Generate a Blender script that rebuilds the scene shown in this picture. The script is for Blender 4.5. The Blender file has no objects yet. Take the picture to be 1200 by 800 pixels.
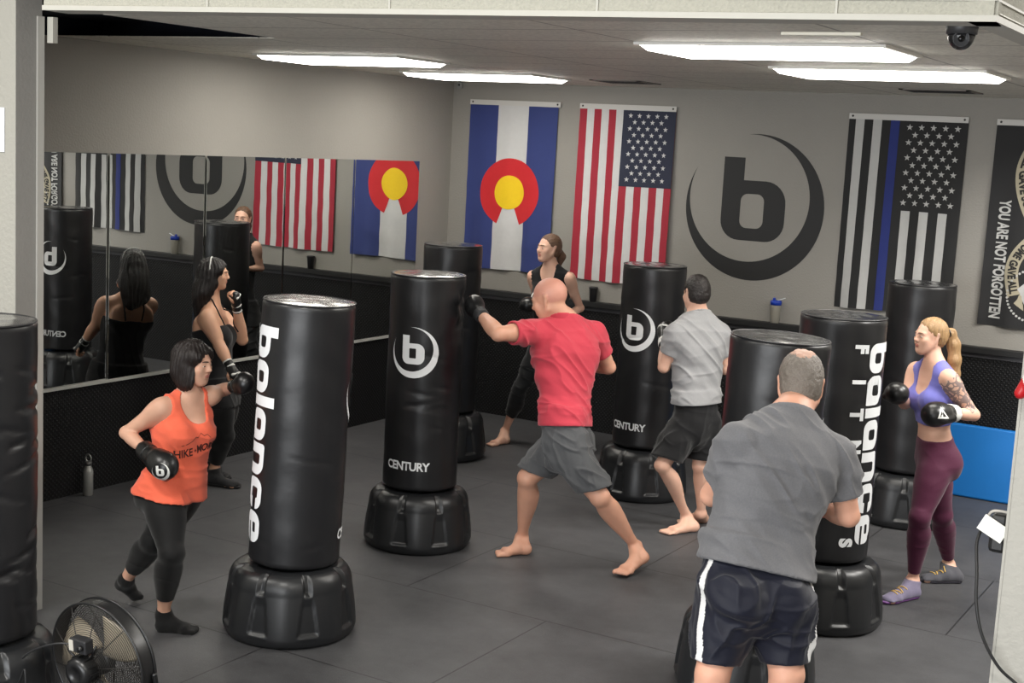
import bpy, bmesh, math, random, gc
import numpy as np
import openvdb as vdb
from mathutils import Vector, Matrix
from mathutils.bvhtree import BVHTree
random.seed(7); rng = np.random.default_rng(7)
C = bpy.context.scene.collection
SC = bpy.context.scene
PI = math.pi
Rr = math.radians

# ------------------------------------------------------------------ camera model (solved from the room's lines)
FPX, YAW, PITCH, ROLL, CAMH = 1627.856, -0.5315979, 0.1436244, 0.0528673, 2.55
XW, YW, ZC = -7.24, 11.0, 3.058
def _basis():
    cy, sy, cp, sp = math.cos(YAW), math.sin(YAW), math.cos(PITCH), math.sin(PITCH)
    F = np.array([sy*cp, cy*cp, -sp]); R = np.array([cy, -sy, 0.0]); U = np.cross(R, F)
    cr, sr = math.cos(ROLL), math.sin(ROLL)
    return F, R*cr + U*sr, -R*sr + U*cr
CF, CR, CU = _basis()
EYE = np.array([0.0, 0.0, CAMH])
def ray(px): return (CF*FPX + CR*(px[0]-600) - CU*(px[1]-400))/FPX
def at(px, d): return EYE + ray(px)*d            # point at forward distance d
def zat(px, z):
    v = ray(px); return EYE + v*((z-CAMH)/v[2])
def unit(v):
    v = np.asarray(v, float); return v/(np.linalg.norm(v)+1e-12)

# ------------------------------------------------------------------ materials
def lin(c):
    return tuple(((x/255)/12.92 if x/255 <= .04045 else ((x/255+.055)/1.055)**2.4) for x in c)
MATS = {}
def mat(name, rgb, rough=.6, metal=0.0, noise=0.0, nscale=20.0, bump=0.0, bscale=60.0, sss=0.0, spec=.5, coat=0.0,
        emit=None, estr=0.0, stretch=None, trans=0.0, alpha=1.0, sheen=0.0):
    if name in MATS: return MATS[name]
    m = bpy.data.materials.new(name); m.use_nodes = True
    nt = m.node_tree; b = nt.nodes['Principled BSDF']
    col = (*lin(rgb), 1)
    b.inputs['Base Color'].default_value = col
    b.inputs['Roughness'].default_value = rough; b.inputs['Metallic'].default_value = metal
    b.inputs['Specular IOR Level'].default_value = spec
    b.inputs['Coat Weight'].default_value = coat
    b.inputs['Sheen Weight'].default_value = sheen
    b.inputs['Transmission Weight'].default_value = trans
    if sss:
        b.inputs['Subsurface Weight'].default_value = sss
        b.inputs['Subsurface Radius'].default_value = (.012, .005, .003)
        b.inputs['Subsurface Scale'].default_value = 1.0
    if emit:
        b.inputs['Emission Color'].default_value = (*lin(emit), 1); b.inputs['Emission Strength'].default_value = estr
    tc = None
    def coords():
        nonlocal tc
        if tc is None:
            tc = nt.nodes.new('ShaderNodeTexCoord')
        if stretch is None: return tc.outputs['Object']
        mp = nt.nodes.new('ShaderNodeMapping'); mp.inputs['Scale'].default_value = stretch
        nt.links.new(tc.outputs['Object'], mp.inputs['Vector']); return mp.outputs['Vector']
    if noise:
        n = nt.nodes.new('ShaderNodeTexNoise'); n.inputs['Scale'].default_value = nscale; n.inputs['Detail'].default_value = 5
        nt.links.new(coords(), n.inputs['Vector'])
        mx = nt.nodes.new('ShaderNodeMix'); mx.data_type = 'RGBA'
        lo = tuple(c*(1-noise) for c in col[:3])+(1,); hi = tuple(min(1, c*(1+noise)) for c in col[:3])+(1,)
        mx.inputs[6].default_value = lo; mx.inputs[7].default_value = hi
        nt.links.new(n.outputs['Fac'], mx.inputs[0]); nt.links.new(mx.outputs[2], b.inputs['Base Color'])
    if bump:
        n2 = nt.nodes.new('ShaderNodeTexNoise'); n2.inputs['Scale'].default_value = bscale; n2.inputs['Detail'].default_value = 6
        nt.links.new(coords(), n2.inputs['Vector'])
        bp = nt.nodes.new('ShaderNodeBump'); bp.inputs['Strength'].default_value = bump; bp.inputs['Distance'].default_value = .01
        nt.links.new(n2.outputs['Fac'], bp.inputs['Height']); nt.links.new(bp.outputs['Normal'], b.inputs['Normal'])
    MATS[name] = m
    return m

# ------------------------------------------------------------------ objects
def tag(o, label=None, cat=None, group=None, kind=None):
    if label: o['label'] = label
    if cat: o['category'] = cat
    if group: o['group'] = group
    if kind: o['kind'] = kind
    return o
def link(name, me, parent=None, mats=()):
    for m in mats: me.materials.append(m)
    o = bpy.data.objects.new(name, me); C.objects.link(o)
    if parent is not None: o.parent = parent
    return o
def empty(name, loc=(0,0,0), rz=0.0):
    o = bpy.data.objects.new(name, None); C.objects.link(o); o.location = loc; o.rotation_euler = (0,0,rz)
    o.empty_display_size = .1
    return o
def mesh_np(name, V, Fc, smooth=True, mi=None):
    me = bpy.data.meshes.new(name)
    V = np.asarray(V, np.float32); Fc = np.asarray(Fc, np.int32)
    k = Fc.shape[1]
    me.vertices.add(len(V)); me.vertices.foreach_set('co', V.ravel())
    me.loops.add(Fc.size); me.loops.foreach_set('vertex_index', Fc.ravel())
    me.polygons.add(len(Fc)); me.polygons.foreach_set('loop_start', np.arange(0, Fc.size, k, dtype=np.int32))
    if mi is not None: me.polygons.foreach_set('material_index', np.asarray(mi, np.int32))
    if smooth: me.polygons.foreach_set('use_smooth', np.ones(len(Fc), bool))
    me.update(calc_edges=True); me.validate()
    return me
class MB:                                   # collects shapes into ONE mesh
    def __init__(s): s.v = []; s.f = []; s.m = []; s.sm = []
    def add(s, V, Fs, m=0, smooth=False):
        o = len(s.v); s.v.extend(tuple(map(float, p)) for p in V)
        for q in Fs: s.f.append(tuple(o+i for i in q)); s.m.append(m); s.sm.append(smooth)
        return s
    def box(s, lo, hi, m=0, M=None, bev=0.0):
        if bev > 0:
            bm = bmesh.new(); bmesh.ops.create_cube(bm, size=1)
            for v in bm.verts: v.co = Vector([(lo[i]+hi[i])/2 + v.co[i]*(hi[i]-lo[i]) for i in range(3)])
            bmesh.ops.bevel(bm, geom=list(bm.edges), offset=bev, segments=2, affect='EDGES', profile=.5)
            bm.verts.ensure_lookup_table()
            V = [(M @ v.co if M else v.co)[:] for v in bm.verts]; Fs = [[v.index for v in f.verts] for f in bm.faces]
            bm.free(); return s.add(V, Fs, m, False)
        x0,y0,z0 = lo; x1,y1,z1 = hi
        V = [(x0,y0,z0),(x1,y0,z0),(x1,y1,z0),(x0,y1,z0),(x0,y0,z1),(x1,y0,z1),(x1,y1,z1),(x0,y1,z1)]
        if M: V = [(M @ Vector(p))[:] for p in V]
        return s.add(V, [(0,3,2,1),(4,5,6,7),(0,1,5,4),(1,2,6,5),(2,3,7,6),(3,0,4,7)], m)
    def quad(s, a, b, c, d, m=0): return s.add([a,b,c,d], [(0,1,2,3)], m)
    def lathe(s, prof, n=48, m=0, M=None, rfun=None, smooth=True, caps=True):
        V = []; Fs = []
        for (r, z) in prof:
            for k in range(n):
                t = 2*PI*k/n; rr = rfun(r, z, t) if rfun else r
                p = Vector((rr*math.cos(t), rr*math.sin(t), z)); V.append((M @ p if M else p)[:])
        for i in range(len(prof)-1):
            for k in range(n):
                k2 = (k+1) % n; Fs.append((i*n+k, i*n+k2, (i+1)*n+k2, (i+1)*n+k))
        if caps and prof[0][0] > 1e-6: Fs.append(tuple(reversed(range(n))))
        if caps and prof[-1][0] > 1e-6: Fs.append(tuple(range((len(prof)-1)*n, len(prof)*n)))
        return s.add(V, Fs, m, smooth)
    def tube(s, pts, r, n=8, m=0, closed=False):
        P = [Vector(p) for p in pts]; N = len(P); V = []; Fs = []
        prev = None
        for i in range(N):
            t = (P[(i+1) % N]-P[i-1]) if closed else (P[min(i+1,N-1)]-P[max(i-1,0)])
            t.normalize()
            if prev is None:
                a = t.orthogonal().normalized()
            else:
                a = (prev - t*prev.dot(t)).normalized()
            prev = a; b = t.cross(a)
            rr = r[i] if hasattr(r, '__len__') else r
            for k in range(n):
                q = P[i] + (a*math.cos(2*PI*k/n) + b*math.sin(2*PI*k/n))*rr; V.append(q[:])
        for i in range(N if closed else N-1):
            j = (i+1) % N
            for k in range(n): Fs.append((i*n+k, i*n+(k+1)%n, j*n+(k+1)%n, j*n+k))
        if not closed: Fs.append(tuple(reversed(range(n)))); Fs.append(tuple(range((N-1)*n, N*n)))
        return s.add(V, Fs, m, True)
    def build(s, name, mats, parent=None):
        me = bpy.data.meshes.new(name); me.from_pydata(s.v, [], s.f)
        me.polygons.foreach_set('material_index', s.m); me.polygons.foreach_set('use_smooth', s.sm)
        me.update()
        return link(name, me, parent, mats if isinstance(mats, (list, tuple)) else [mats])

# flat filled shapes with holes, as (verts2d, faces), optionally cut finely so that they can be wrapped
def fill2d(loops, step=None, vstep=None):
    cu = bpy.data.curves.new('tmp', 'CURVE'); cu.dimensions = '2D'; cu.fill_mode = 'FRONT'
    for lp in loops:
        sp = cu.splines.new('POLY'); sp.points.add(len(lp)-1)
        for i, (x, y) in enumerate(lp): sp.points[i].co = (x, y, 0, 1)
        sp.use_cyclic_u = True
    return _cut(cu, step, vstep)
def text2d(body, size=1.0, sx=1.0, bold=0.0, step=None, spacing=1.0, vstep=None):
    cu = bpy.data.curves.new('tmp', 'FONT'); cu.body = body; cu.size = size; cu.offset = bold; cu.space_character = spacing
    cu.align_x = 'CENTER'; cu.align_y = 'CENTER'; cu.fill_mode = 'FRONT'; cu.resolution_u = 4
    V, Fs = _cut(cu, None, None)
    V = [(x*sx, y) for x, y in V]
    if step: V, Fs = cut2d(V, Fs, step, vstep)
    return V, Fs
def cut2d(V, Fs, step, vstep=None):
    bm = bmesh.new(); vs = [bm.verts.new((x, y, 0)) for x, y in V]
    for q in Fs:
        try: bm.faces.new([vs[i] for i in q])
        except ValueError: pass
    for ax, st in ((0, step), (1, vstep)):
        if not st: continue
        lo = min(v.co[ax] for v in bm.verts); hi = max(v.co[ax] for v in bm.verts)
        x = lo+st*.5
        while x < hi:
            n = (1,0,0) if ax == 0 else (0,1,0)
            bmesh.ops.bisect_plane(bm, geom=list(bm.verts)+list(bm.edges)+list(bm.faces), plane_co=(x,0,0) if ax == 0 else (0,x,0), plane_no=n, dist=1e-6)
            x += st
    bm.verts.index_update(); bm.verts.ensure_lookup_table()
    V2 = [(v.co.x, v.co.y) for v in bm.verts]; F2 = [[v.index for v in f.verts] for f in bm.faces]
    bm.free(); return V2, F2
def _cut(cu, step, vstep):
    o = bpy.data.objects.new('tmp', cu); C.objects.link(o)
    dg = bpy.context.evaluated_depsgraph_get(); me = o.evaluated_get(dg).to_mesh()
    V = [(v.co.x, v.co.y) for v in me.vertices]; Fs = []
    for q in me.polygons:
        idx = list(q.vertices)
        a = sum(V[idx[i]][0]*V[idx[(i+1)%len(idx)]][1]-V[idx[(i+1)%len(idx)]][0]*V[idx[i]][1] for i in range(len(idx)))
        Fs.append(idx if a > 0 else idx[::-1])
    o.evaluated_get(dg).to_mesh_clear()
    bpy.data.objects.remove(o); bpy.data.curves.remove(cu)
    if step: return cut2d(V, Fs, step, vstep)
    return V, Fs
def merge2d(parts):
    V = []; Fs = []
    for v, f in parts:
        o = len(V); V += v; Fs += [[i+o for i in q] for q in f]
    return V, Fs
def xf2d(part, s=1.0, dx=0.0, dy=0.0, rot=0.0, sx=1.0):
    c, sn = math.cos(rot), math.sin(rot)
    return [(dx+s*(x*sx*c-y*sn), dy+s*(x*sx*sn+y*c)) for x, y in part[0]], part[1]
def rrect(x0, y0, x1, y1, r, n=6):
    """rounded rectangle; r = (bl, br, tr, tl)"""
    if not hasattr(r, '__len__'): r = (r,)*4
    out = []
    for (cx, cy, rr, a0) in ((x0+r[0], y0+r[0], r[0], PI), (x1-r[1], y0+r[1], r[1], 1.5*PI), (x1-r[2], y1-r[2], r[2], 0), (x0+r[3], y1-r[3], r[3], .5*PI)):
        for k in range(n+1):
            t = a0+.5*PI*k/n; out.append((cx+rr*math.cos(t), cy+rr*math.sin(t)))
    return out
# the club's round lettering (x-height 1)
def glyph(ch):
    W = 1.12; st = .37
    hole = rrect(.36, .30, .76, .72, .10, 3)
    if ch == 'b':
        o = [(0, 1.37), (0, .36)] + rrect(0, 0, W, 1, (.36, .36, .40, .01))[7*0:7] ; 
        lp = [(0,1.37)] + rrect(0,0,W,1,(.36,.36,.42,.001))[:21] + [(st,1.0),(st,1.37)]
        return [lp, hole], W
    if ch == 'a':
        return [rrect(0,0,W,1,(.36,.02,.42,.36)), [(W-x,y) for x,y in hole][::-1]], W
    if ch == 'l': return [[(0,0),(st,0),(st,1.37),(0,1.37)]], st
    if ch == 'n':
        out = rrect(0,0,W,1,(.001,.001,.42,.1)); 
        lp = [(0,0),(st,0),(st,.66),(st+.06,.74),(W-st-.06,.74),(W-st,.66),(W-st,0),(W,0)] + rrect(0,0,W,1,(.001,.001,.42,.12))[14:28]
        return [lp], W
    if ch == 'c':
        o = rrect(0,0,W,1,(.36,.34,.34,.40))
        bl, br, tr, tl = o[:7], o[7:14], o[14:21], o[21:]
        lp = bl + br + [(W,.38),(.74,.38),(.70,.28),(.40,.28),(.36,.34),(.36,.68),(.40,.74),(.70,.74),(.74,.64),(W,.64)] + tr + tl
        return [lp], W
    if ch == 'e':
        o = rrect(0,0,W,1,(.36,.34,.42,.40))
        bl, br, tr, tl = o[:7], o[7:14], o[14:21], o[21:]
        lp = bl + br + [(W,.26),(.40,.26),(.40,.38),(W,.38)] + tr + tl
        return [lp, rrect(.38,.54,.74,.74,.05,3)], W
def word2d(s, gap=.10, step=None, vstep=None):
    x = 0; parts = []
    for ch in s:
        lps, w = glyph(ch)
        parts.append(fill2d([[(px+x, py) for px, py in lp] for lp in lps], step, vstep)); x += w+gap
    return merge2d(parts), x-gap
def crescent(R=1.0, d=.147, ri=.869, a0=Rr(98), a1=Rr(148), n=72):
    """ring that thins out to two points at a0 and a1"""
    mid = (a0+a1)/2; cx, cy = d*math.cos(mid), d*math.sin(mid)
    out = [(R*math.cos(a0-(2*PI-(a1-a0))*k/n), R*math.sin(a0-(2*PI-(a1-a0))*k/n)) for k in range(n+1)]
    p0 = (out[0][0]-cx, out[0][1]-cy); p1 = (out[-1][0]-cx, out[-1][1]-cy)
    ri = math.hypot(*p0); b0 = math.atan2(p0[1], p0[0]); b1 = math.atan2(p1[1], p1[0])
    if b1 > b0: b1 -= 2*PI
    inn = [(cx+ri*math.cos(b1+(b0-b1)*k/n), cy+ri*math.sin(b1+(b0-b1)*k/n)) for k in range(1, n)]
    return out+inn
def logo_parts(small=False, step=None, vstep=None):
    """crescent ring and the letter b inside it, ring radius 1"""
    x0, x1, xs = -.467, .455, -.164; zt, zb, zm = .674, -.456, .367
    o = rrect(x0, zb, x1, zm, (.27, .27, .30, .001), 8)
    lp = [(x0, zt)] + o[:27] + [(xs, zm), (xs, zt)]
    hole = rrect(-.19, -.285, .148, .184, .1, 5) if not small else rrect(-.16, -.22, .12, .17, .03, 3)
    return [fill2d([crescent()], step, vstep), fill2d([lp, hole], step, vstep)]
# ================================================================== SETTING
def nodes_of(m): return m.node_tree, m.node_tree.nodes['Principled BSDF']
def mathn(nt, op, a, b=None, c=None):
    n = nt.nodes.new('ShaderNodeMath'); n.operation = op
    for i, v in enumerate((a, b, c)):
        if v is None: continue
        if isinstance(v, (int, float)): n.inputs[i].default_value = v
        else: nt.links.new(v, n.inputs[i])
    return n.outputs[0]

M_wall = mat('wall_paint', (149,146,140), rough=.75, noise=.05, nscale=3, bump=.35, bscale=70)
M_wall_light = mat('near_wall_paint', (160,158,150), rough=.75, noise=.04, nscale=4, bump=.5, bscale=45)
M_reveal = mat('reveal_paint', (138,136,132), rough=.7, noise=.04, bump=.2, bscale=60)
M_white = mat('white_trim', (188,186,177), rough=.55, noise=.03)
M_strip = mat('textured_strip', (176,174,162), rough=.8, noise=.18, nscale=90, bump=.8, bscale=90)
M_ceil = mat('ceiling_tile', (178,170,162), rough=.55, spec=.55)
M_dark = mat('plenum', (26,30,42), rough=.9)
M_black = mat('black_paint', (22,22,23), rough=.5)
M_floor = mat('rubber_floor', (60,60,62), rough=.52, spec=.42)
M_rub = mat('rubber_wall', (17,17,19), rough=.6, spec=.3)
M_metal = mat('aluminium', (190,190,190), rough=.3, metal=1.0)

def build_floor_material():
    nt, b = nodes_of(M_floor)
    tc = nt.nodes.new('ShaderNodeTexCoord'); sep = nt.nodes.new('ShaderNodeSeparateXYZ'); nt.links.new(tc.outputs['Object'], sep.inputs[0])
    ry = mathn(nt, 'DIVIDE', mathn(nt, 'SUBTRACT', sep.outputs[1], 5.125), 1.21)
    row = mathn(nt, 'FLOOR', ry); fy = mathn(nt, 'FRACT', ry)
    rx = mathn(nt, 'ADD', mathn(nt, 'DIVIDE', mathn(nt, 'ADD', sep.outputs[0], 5.25), 1.83), mathn(nt, 'MULTIPLY', row, .5))
    fx = mathn(nt, 'FRACT', rx)
    ey = mathn(nt, 'GREATER_THAN', mathn(nt, 'ABSOLUTE', mathn(nt, 'SUBTRACT', fy, .5)), .5-.0045/1.21)
    ex = mathn(nt, 'GREATER_THAN', mathn(nt, 'ABSOLUTE', mathn(nt, 'SUBTRACT', fx, .5)), .5-.0045/1.83)
    seam = mathn(nt, 'MAXIMUM', ex, ey)
    def noise(sc, det=5, rough=.6, sx=None):
        n = nt.nodes.new('ShaderNodeTexNoise'); n.inputs['Scale'].default_value = sc; n.inputs['Detail'].default_value = det; n.inputs['Roughness'].default_value = rough
        nt.links.new(tc.outputs['Object'], n.inputs['Vector']); return n.outputs['Fac']
    big = noise(.9, 6, .65); mid = noise(6, 6, .7); fine = noise(160, 2)
    spk = mathn(nt, 'GREATER_THAN', noise(95, 1), .74)
    v = mathn(nt, 'ADD', mathn(nt, 'MULTIPLY', big, .55), mathn(nt, 'MULTIPLY', mid, .35))
    v = mathn(nt, 'ADD', v, mathn(nt, 'MULTIPLY', fine, .25))
    r = nt.nodes.new('ShaderNodeValToRGB'); nt.links.new(v, r.inputs[0])
    e = r.color_ramp.elements; e[0].position = .32; e[0].color = (*lin((40,40,42)),1); e[1].position = .80; e[1].color = (*lin((88,88,90)),1)
    m1 = nt.nodes.new('ShaderNodeMix'); m1.data_type = 'RGBA'; m1.inputs[7].default_value = (*lin((112,112,114)),1)
    nt.links.new(mathn(nt, 'MULTIPLY', spk, .55), m1.inputs[0]); nt.links.new(r.outputs[0], m1.inputs[6])
    m2 = nt.nodes.new('ShaderNodeMix'); m2.data_type = 'RGBA'; m2.inputs[7].default_value = (*lin((14,14,15)),1)
    nt.links.new(mathn(nt, 'MULTIPLY', seam, .8), m2.inputs[0]); nt.links.new(m1.outputs[2], m2.inputs[6])
    nt.links.new(m2.outputs[2], b.inputs['Base Color'])
    bp = nt.nodes.new('ShaderNodeBump'); bp.inputs['Strength'].default_value = .25; bp.inputs['Distance'].default_value = .004
    nt.links.new(fine, bp.inputs['Height']); nt.links.new(bp.outputs['Normal'], b.inputs['Normal'])
build_floor_material()
def build_rubber_material():
    nt, b = nodes_of(M_rub)
    tc = nt.nodes.new('ShaderNodeTexCoord'); sep = nt.nodes.new('ShaderNodeSeparateXYZ'); nt.links.new(tc.outputs['Object'], sep.inputs[0])
    s = mathn(nt, 'ADD', sep.outputs[0], sep.outputs[1]); k = 2*PI/.034
    a = mathn(nt, 'MULTIPLY', mathn(nt, 'SINE', mathn(nt, 'MULTIPLY', s, k)), mathn(nt, 'SINE', mathn(nt, 'MULTIPLY', sep.outputs[2], k)))
    h = mathn(nt, 'SMOOTH_MAX', a, .25, .2)
    bp = nt.nodes.new('ShaderNodeBump'); bp.inputs['Strength'].default_value = .9; bp.inputs['Distance'].default_value = .008
    nt.links.new(h, bp.inputs['Height']); nt.links.new(bp.outputs['Normal'], b.inputs['Normal'])
    r = nt.nodes.new('ShaderNodeValToRGB'); nt.links.new(a, r.inputs[0])
    e = r.color_ramp.elements; e[0].position = .3; e[0].color = (*lin((12,12,13)),1); e[1].position = .95; e[1].color = (*lin((34,35,38)),1)
    nt.links.new(r.outputs[0], b.inputs['Base Color'])
build_rubber_material()
def build_ceiling_material():
    nt, b = nodes_of(M_ceil)
    tc = nt.nodes.new('ShaderNodeTexCoord'); sep = nt.nodes.new('ShaderNodeSeparateXYZ'); nt.links.new(tc.outputs['Object'], sep.inputs[0])
    fy = mathn(nt, 'FRACT', mathn(nt, 'DIVIDE', mathn(nt, 'SUBTRACT', sep.outputs[1], 6.245), .61))
    fx = mathn(nt, 'FRACT', mathn(nt, 'DIVIDE', mathn(nt, 'ADD', sep.outputs[0], 3.06), 1.22))
    ey = mathn(nt, 'GREATER_THAN', mathn(nt, 'ABSOLUTE', mathn(nt, 'SUBTRACT', fy, .5)), .5-.008/.61)
    ex = mathn(nt, 'GREATER_THAN', mathn(nt, 'ABSOLUTE', mathn(nt, 'SUBTRACT', fx, .5)), .5-.008/1.22)
    n = nt.nodes.new('ShaderNodeTexNoise'); n.inputs['Scale'].default_value = 45; n.inputs['Detail'].default_value = 4
    nt.links.new(tc.outputs['Object'], n.inputs['Vector'])
    r = nt.nodes.new('ShaderNodeValToRGB'); nt.links.new(n.outputs['Fac'], r.inputs[0])
    e = r.color_ramp.elements; e[0].position = .3; e[0].color = (*lin((206,203,192)),1); e[1].position = .6; e[1].color = (*lin((232,229,217)),1)
    m = nt.nodes.new('ShaderNodeMix'); m.data_type = 'RGBA'; m.inputs[7].default_value = (*lin((128,120,112)),1)
    nt.links.new(mathn(nt, 'MULTIPLY', mathn(nt, 'MAXIMUM', ex, ey), .75), m.inputs[0]); nt.links.new(r.outputs[0], m.inputs[6])
    nt.links.new(m.outputs[2], b.inputs['Base Color'])
build_ceiling_material()

def struct(name, mb, mats, label=None):
    o = mb.build(name, mats); o['kind'] = 'structure'
    if label: o['label'] = label
    return o

XR = 2.6            # far right side of the gym, out of view
YO = 4.80           # plane of the opening
struct('floor', MB().box((-8.2,-3.2,-.1),(XR+.1,YW+.1,0)), M_floor)
struct('wall_left', MB().box((XW-.1,YO,0),(XW,YW+.1,4.3)), M_wall)
struct('wall_back', MB().box((XW-.1,YW,0),(XR+.1,YW+.12,4.3)), M_wall)
struct('wall_right', MB().box((XR,-3.2,0),(XR+.1,YW,4.4)), M_wall)
struct('wall_near_left', MB().box((-8.2,4.641,0),(-5.6,YO,4.4), 0).box((-5.6,4.642,0),(-5.598,YO-.001,4.4), 1), [M_wall_light, M_reveal])
struct('trim_5', MB().box((-5.599,4.765,0),(-5.588,YO+.006,3.03)), mat('edge_trim', (176,174,168), rough=.5))
struct('wall_near_side', MB().box((-8.3,-3.2,0),(-8.2,YO,4.4)), M_wall_light)
struct('wall_behind', MB().box((-8.3,-3.3,0),(XR+.1,-3.2,4.4)), M_wall_light)
struct('ceiling_near', MB().box((-8.3,-3.3,4.3),(XR+.1,YO+.1,4.4)), M_ceil)
# low ceiling with a bay of missing tiles by the left wall, open to the dark plenum
HX, HY = -5.37, 6.28
P0 = zat((53,11.7),3.03); P1 = zat((1168,25.5),3.03)
fx = unit((P1-P0)*[1,1,0]); fy = np.array([-fx[1], fx[0], 0])
XC = P1[0]
cm = MB()
cm.box((XW,HY,ZC),(XC,YW,ZC+.004)).box((HX,4.98,ZC),(XC,HY,ZC+.004))
struct('ceiling', cm, M_ceil)
pm = MB()
pm.box((XW-.02,4.7,3.95),(HX+.3,HY+.4,4.0)).box((HX+.28,4.7,ZC+.03),(HX+.3,HY+.4,3.95)).box((XW,HY+.38,ZC+.03),(HX+.3,HY+.4,3.95)).box((XW+.001,4.9,ZC),(XW+.02,HY+.4,3.95))
pm.box((XW+.05,4.95,ZC+.12),(XW+.5,HY+.35,ZC+.42), bev=.03)
struct('ceiling_plenum', pm, M_dark)
struct('ceiling_high', MB().box((XC,4.7,3.75),(XR,YW,3.85)), M_ceil)
# soffit edge over the opening: metal trim, textured strip, ledge, upper board
FM = Matrix(((fx[0],fy[0],0,P0[0]),(fx[1],fy[1],0,P0[1]),(0,0,1,0),(0,0,0,1)))
LF = float(np.linalg.norm((P1-P0)[:2]))
fm = MB()
fm.box((-.02,0,3.03),(LF,.17,3.052),0,FM).box((-.02,.012,3.052),(LF,.1,3.10),1,FM).box((-.02,.004,3.10),(LF,.1,3.108),0,FM).box((-.02,.02,3.108),(LF,.1,3.8),1,FM)
for k in range(1,5): fm.box((LF*k/4.6-.004,.006,3.052),(LF*k/4.6+.004,.02,3.10),0,FM)
fm.box((-.02,.02,3.8),(LF,.1,4.35),0,FM)
struct('trim_1', fm, [M_white, M_strip])
fr = MB(); y0 = P1[1]
fr.box((XC-.10,y0,3.03),(XC,YW,3.052),0).box((XC-.10,y0,3.052),(XC-.012,YW,3.10),1).box((XC-.10,y0,3.10),(XC-.004,YW,3.108),0).box((XC-.10,y0+.02,3.108),(XC-.02,YW,3.8),1)
struct('trim_2', fr, [M_white, M_strip])
struct('trim_6', MB().box((-5.585,YO+.02,2.905),(-5.545,YO+.05,3.03)), M_white)
# grey-white pier at the right of the opening
struct('wall_pier', MB().box((-.857,4.85,0),(.6,5.02,4.35), bev=.006).box((-.861,4.848,0),(-.852,5.022,2.2)), mat('pier_paint', (168,166,159), rough=.75, noise=.05, nscale=5, bump=.4, bscale=40))
# studded black rubber on the lower walls with a ledge
RB = 1.168
rm = MB()
rm.box((XW+.012,YO,0),(XW+.03,10.48,.752)).box((XW+.012,10.48,0),(XW+.03,YW-.02,RB-.06)).box((XW+.012,YW-.03,0),(XR,YW-.012,RB-.06))
struct('wall_rubber', rm, M_rub)
lm = MB()
lm.box((XW,10.5,RB-.055),(XW+.05,YW-.06,RB),0,bev=.004).box((XW,YW-.075,RB-.05),(XR,YW,RB),0,bev=.004)
lm.box((XW+.031,YW-.036,RB-.085),(XR,YW-.028,RB-.052),1)
struct('trim_3', lm, [M_black, mat('ledge_edge', (70,70,74), rough=.4)])
struct('trim_4', MB().box((XW,YO,.744),(XW+.045,10.475,.762)), mat('mirror_channel', (205,205,200), rough=.35, metal=.3))

# mirrors: five panels butted together
M_mirror = mat('mirror', (232,234,232), rough=.0, metal=1.0)
edges = [4.86, 5.82, 6.76, 7.70, 8.60, 9.50, 10.455]
TILT = [0.5, 1.0, .8, .8, .3, 0.0]
mir_labels = ['mirror panel beside the wall opening, mostly hidden behind the pier', 'leftmost mirror panel in view, reflecting a punching bag with a reversed logo',
    'mirror panel reflecting the back of the woman in the black tank top', 'mirror panel reflecting a plain black punching bag beside the black tank top woman',
    'mirror panel reflecting most of the red and white stripes', 'mirror panel nearest the back wall, reflecting the blue, white and red flag']
for i in range(6):
    y0_, y1_ = edges[i]+.002, edges[i+1]-.002
    yc = (y0_+y1_)/2; hw = (y1_-y0_)/2
    mb = MB(); mb.box((-.003,-hw,-.777),(.003,hw,.777))
    o = mb.build('wall_mirror', M_mirror); o.location = (XW+.022, yc, .765+.777); o.rotation_euler = (0,0,Rr(TILT[i]))
    tag(o, mir_labels[i], 'mirror', 'mirror panels along the left wall')

# ------------------------------------------------------------------ ceiling lights
M_diff = mat('light_diffuser', (255,255,255), rough=.6, emit=(255,250,240), estr=15.0)
M_lframe = mat('light_frame', (222,220,214), rough=.5)
def troffer(x, y, label):
    t = empty('ceiling_light', (x, y, ZC)); tag(t, label, 'ceiling light', 'flush ceiling lights in the gym')
    f = MB(); a, b_ = .622, .318
    for lo, hi in (((-a,-b_,-.014),(a,-b_+.022,-.0005)),((-a,b_-.022,-.014),(a,b_,-.0005)),((-a,-b_+.022,-.014),(-a+.022,b_-.022,-.0005)),((a-.022,-b_+.022,-.014),(a,b_-.022,-.0005))): f.box(lo, hi)
    f.build('light_frame', M_lframe, t)
    d = MB(); a2, b2 = a-.022, b_-.022; a3, b3 = a2-.03, b2-.03
    V = [(-a2,-b2,-.012),(a2,-b2,-.012),(a2,b2,-.012),(-a2,b2,-.012),(-a3,-b3,-.038),(a3,-b3,-.038),(a3,b3,-.038),(-a3,b3,-.038)]
    d.add(V, [(3,2,1,0),(4,5,6,7),(0,1,5,4),(1,2,6,5),(2,3,7,6),(3,0,4,7)]).build('diffuser', M_diff, t)
troffer(-6.05, 7.87, 'bright ceiling light panel over the mirror wall, nearer the opening')
troffer(-6.06, 9.65, 'bright ceiling light panel above the blue, white and red disc flag')
troffer(-2.45, 6.56, 'bright ceiling light panel nearest the soffit edge and the dome camera')
troffer(-2.36, 8.17, 'bright ceiling light panel in front of the black and white striped flag')
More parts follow.
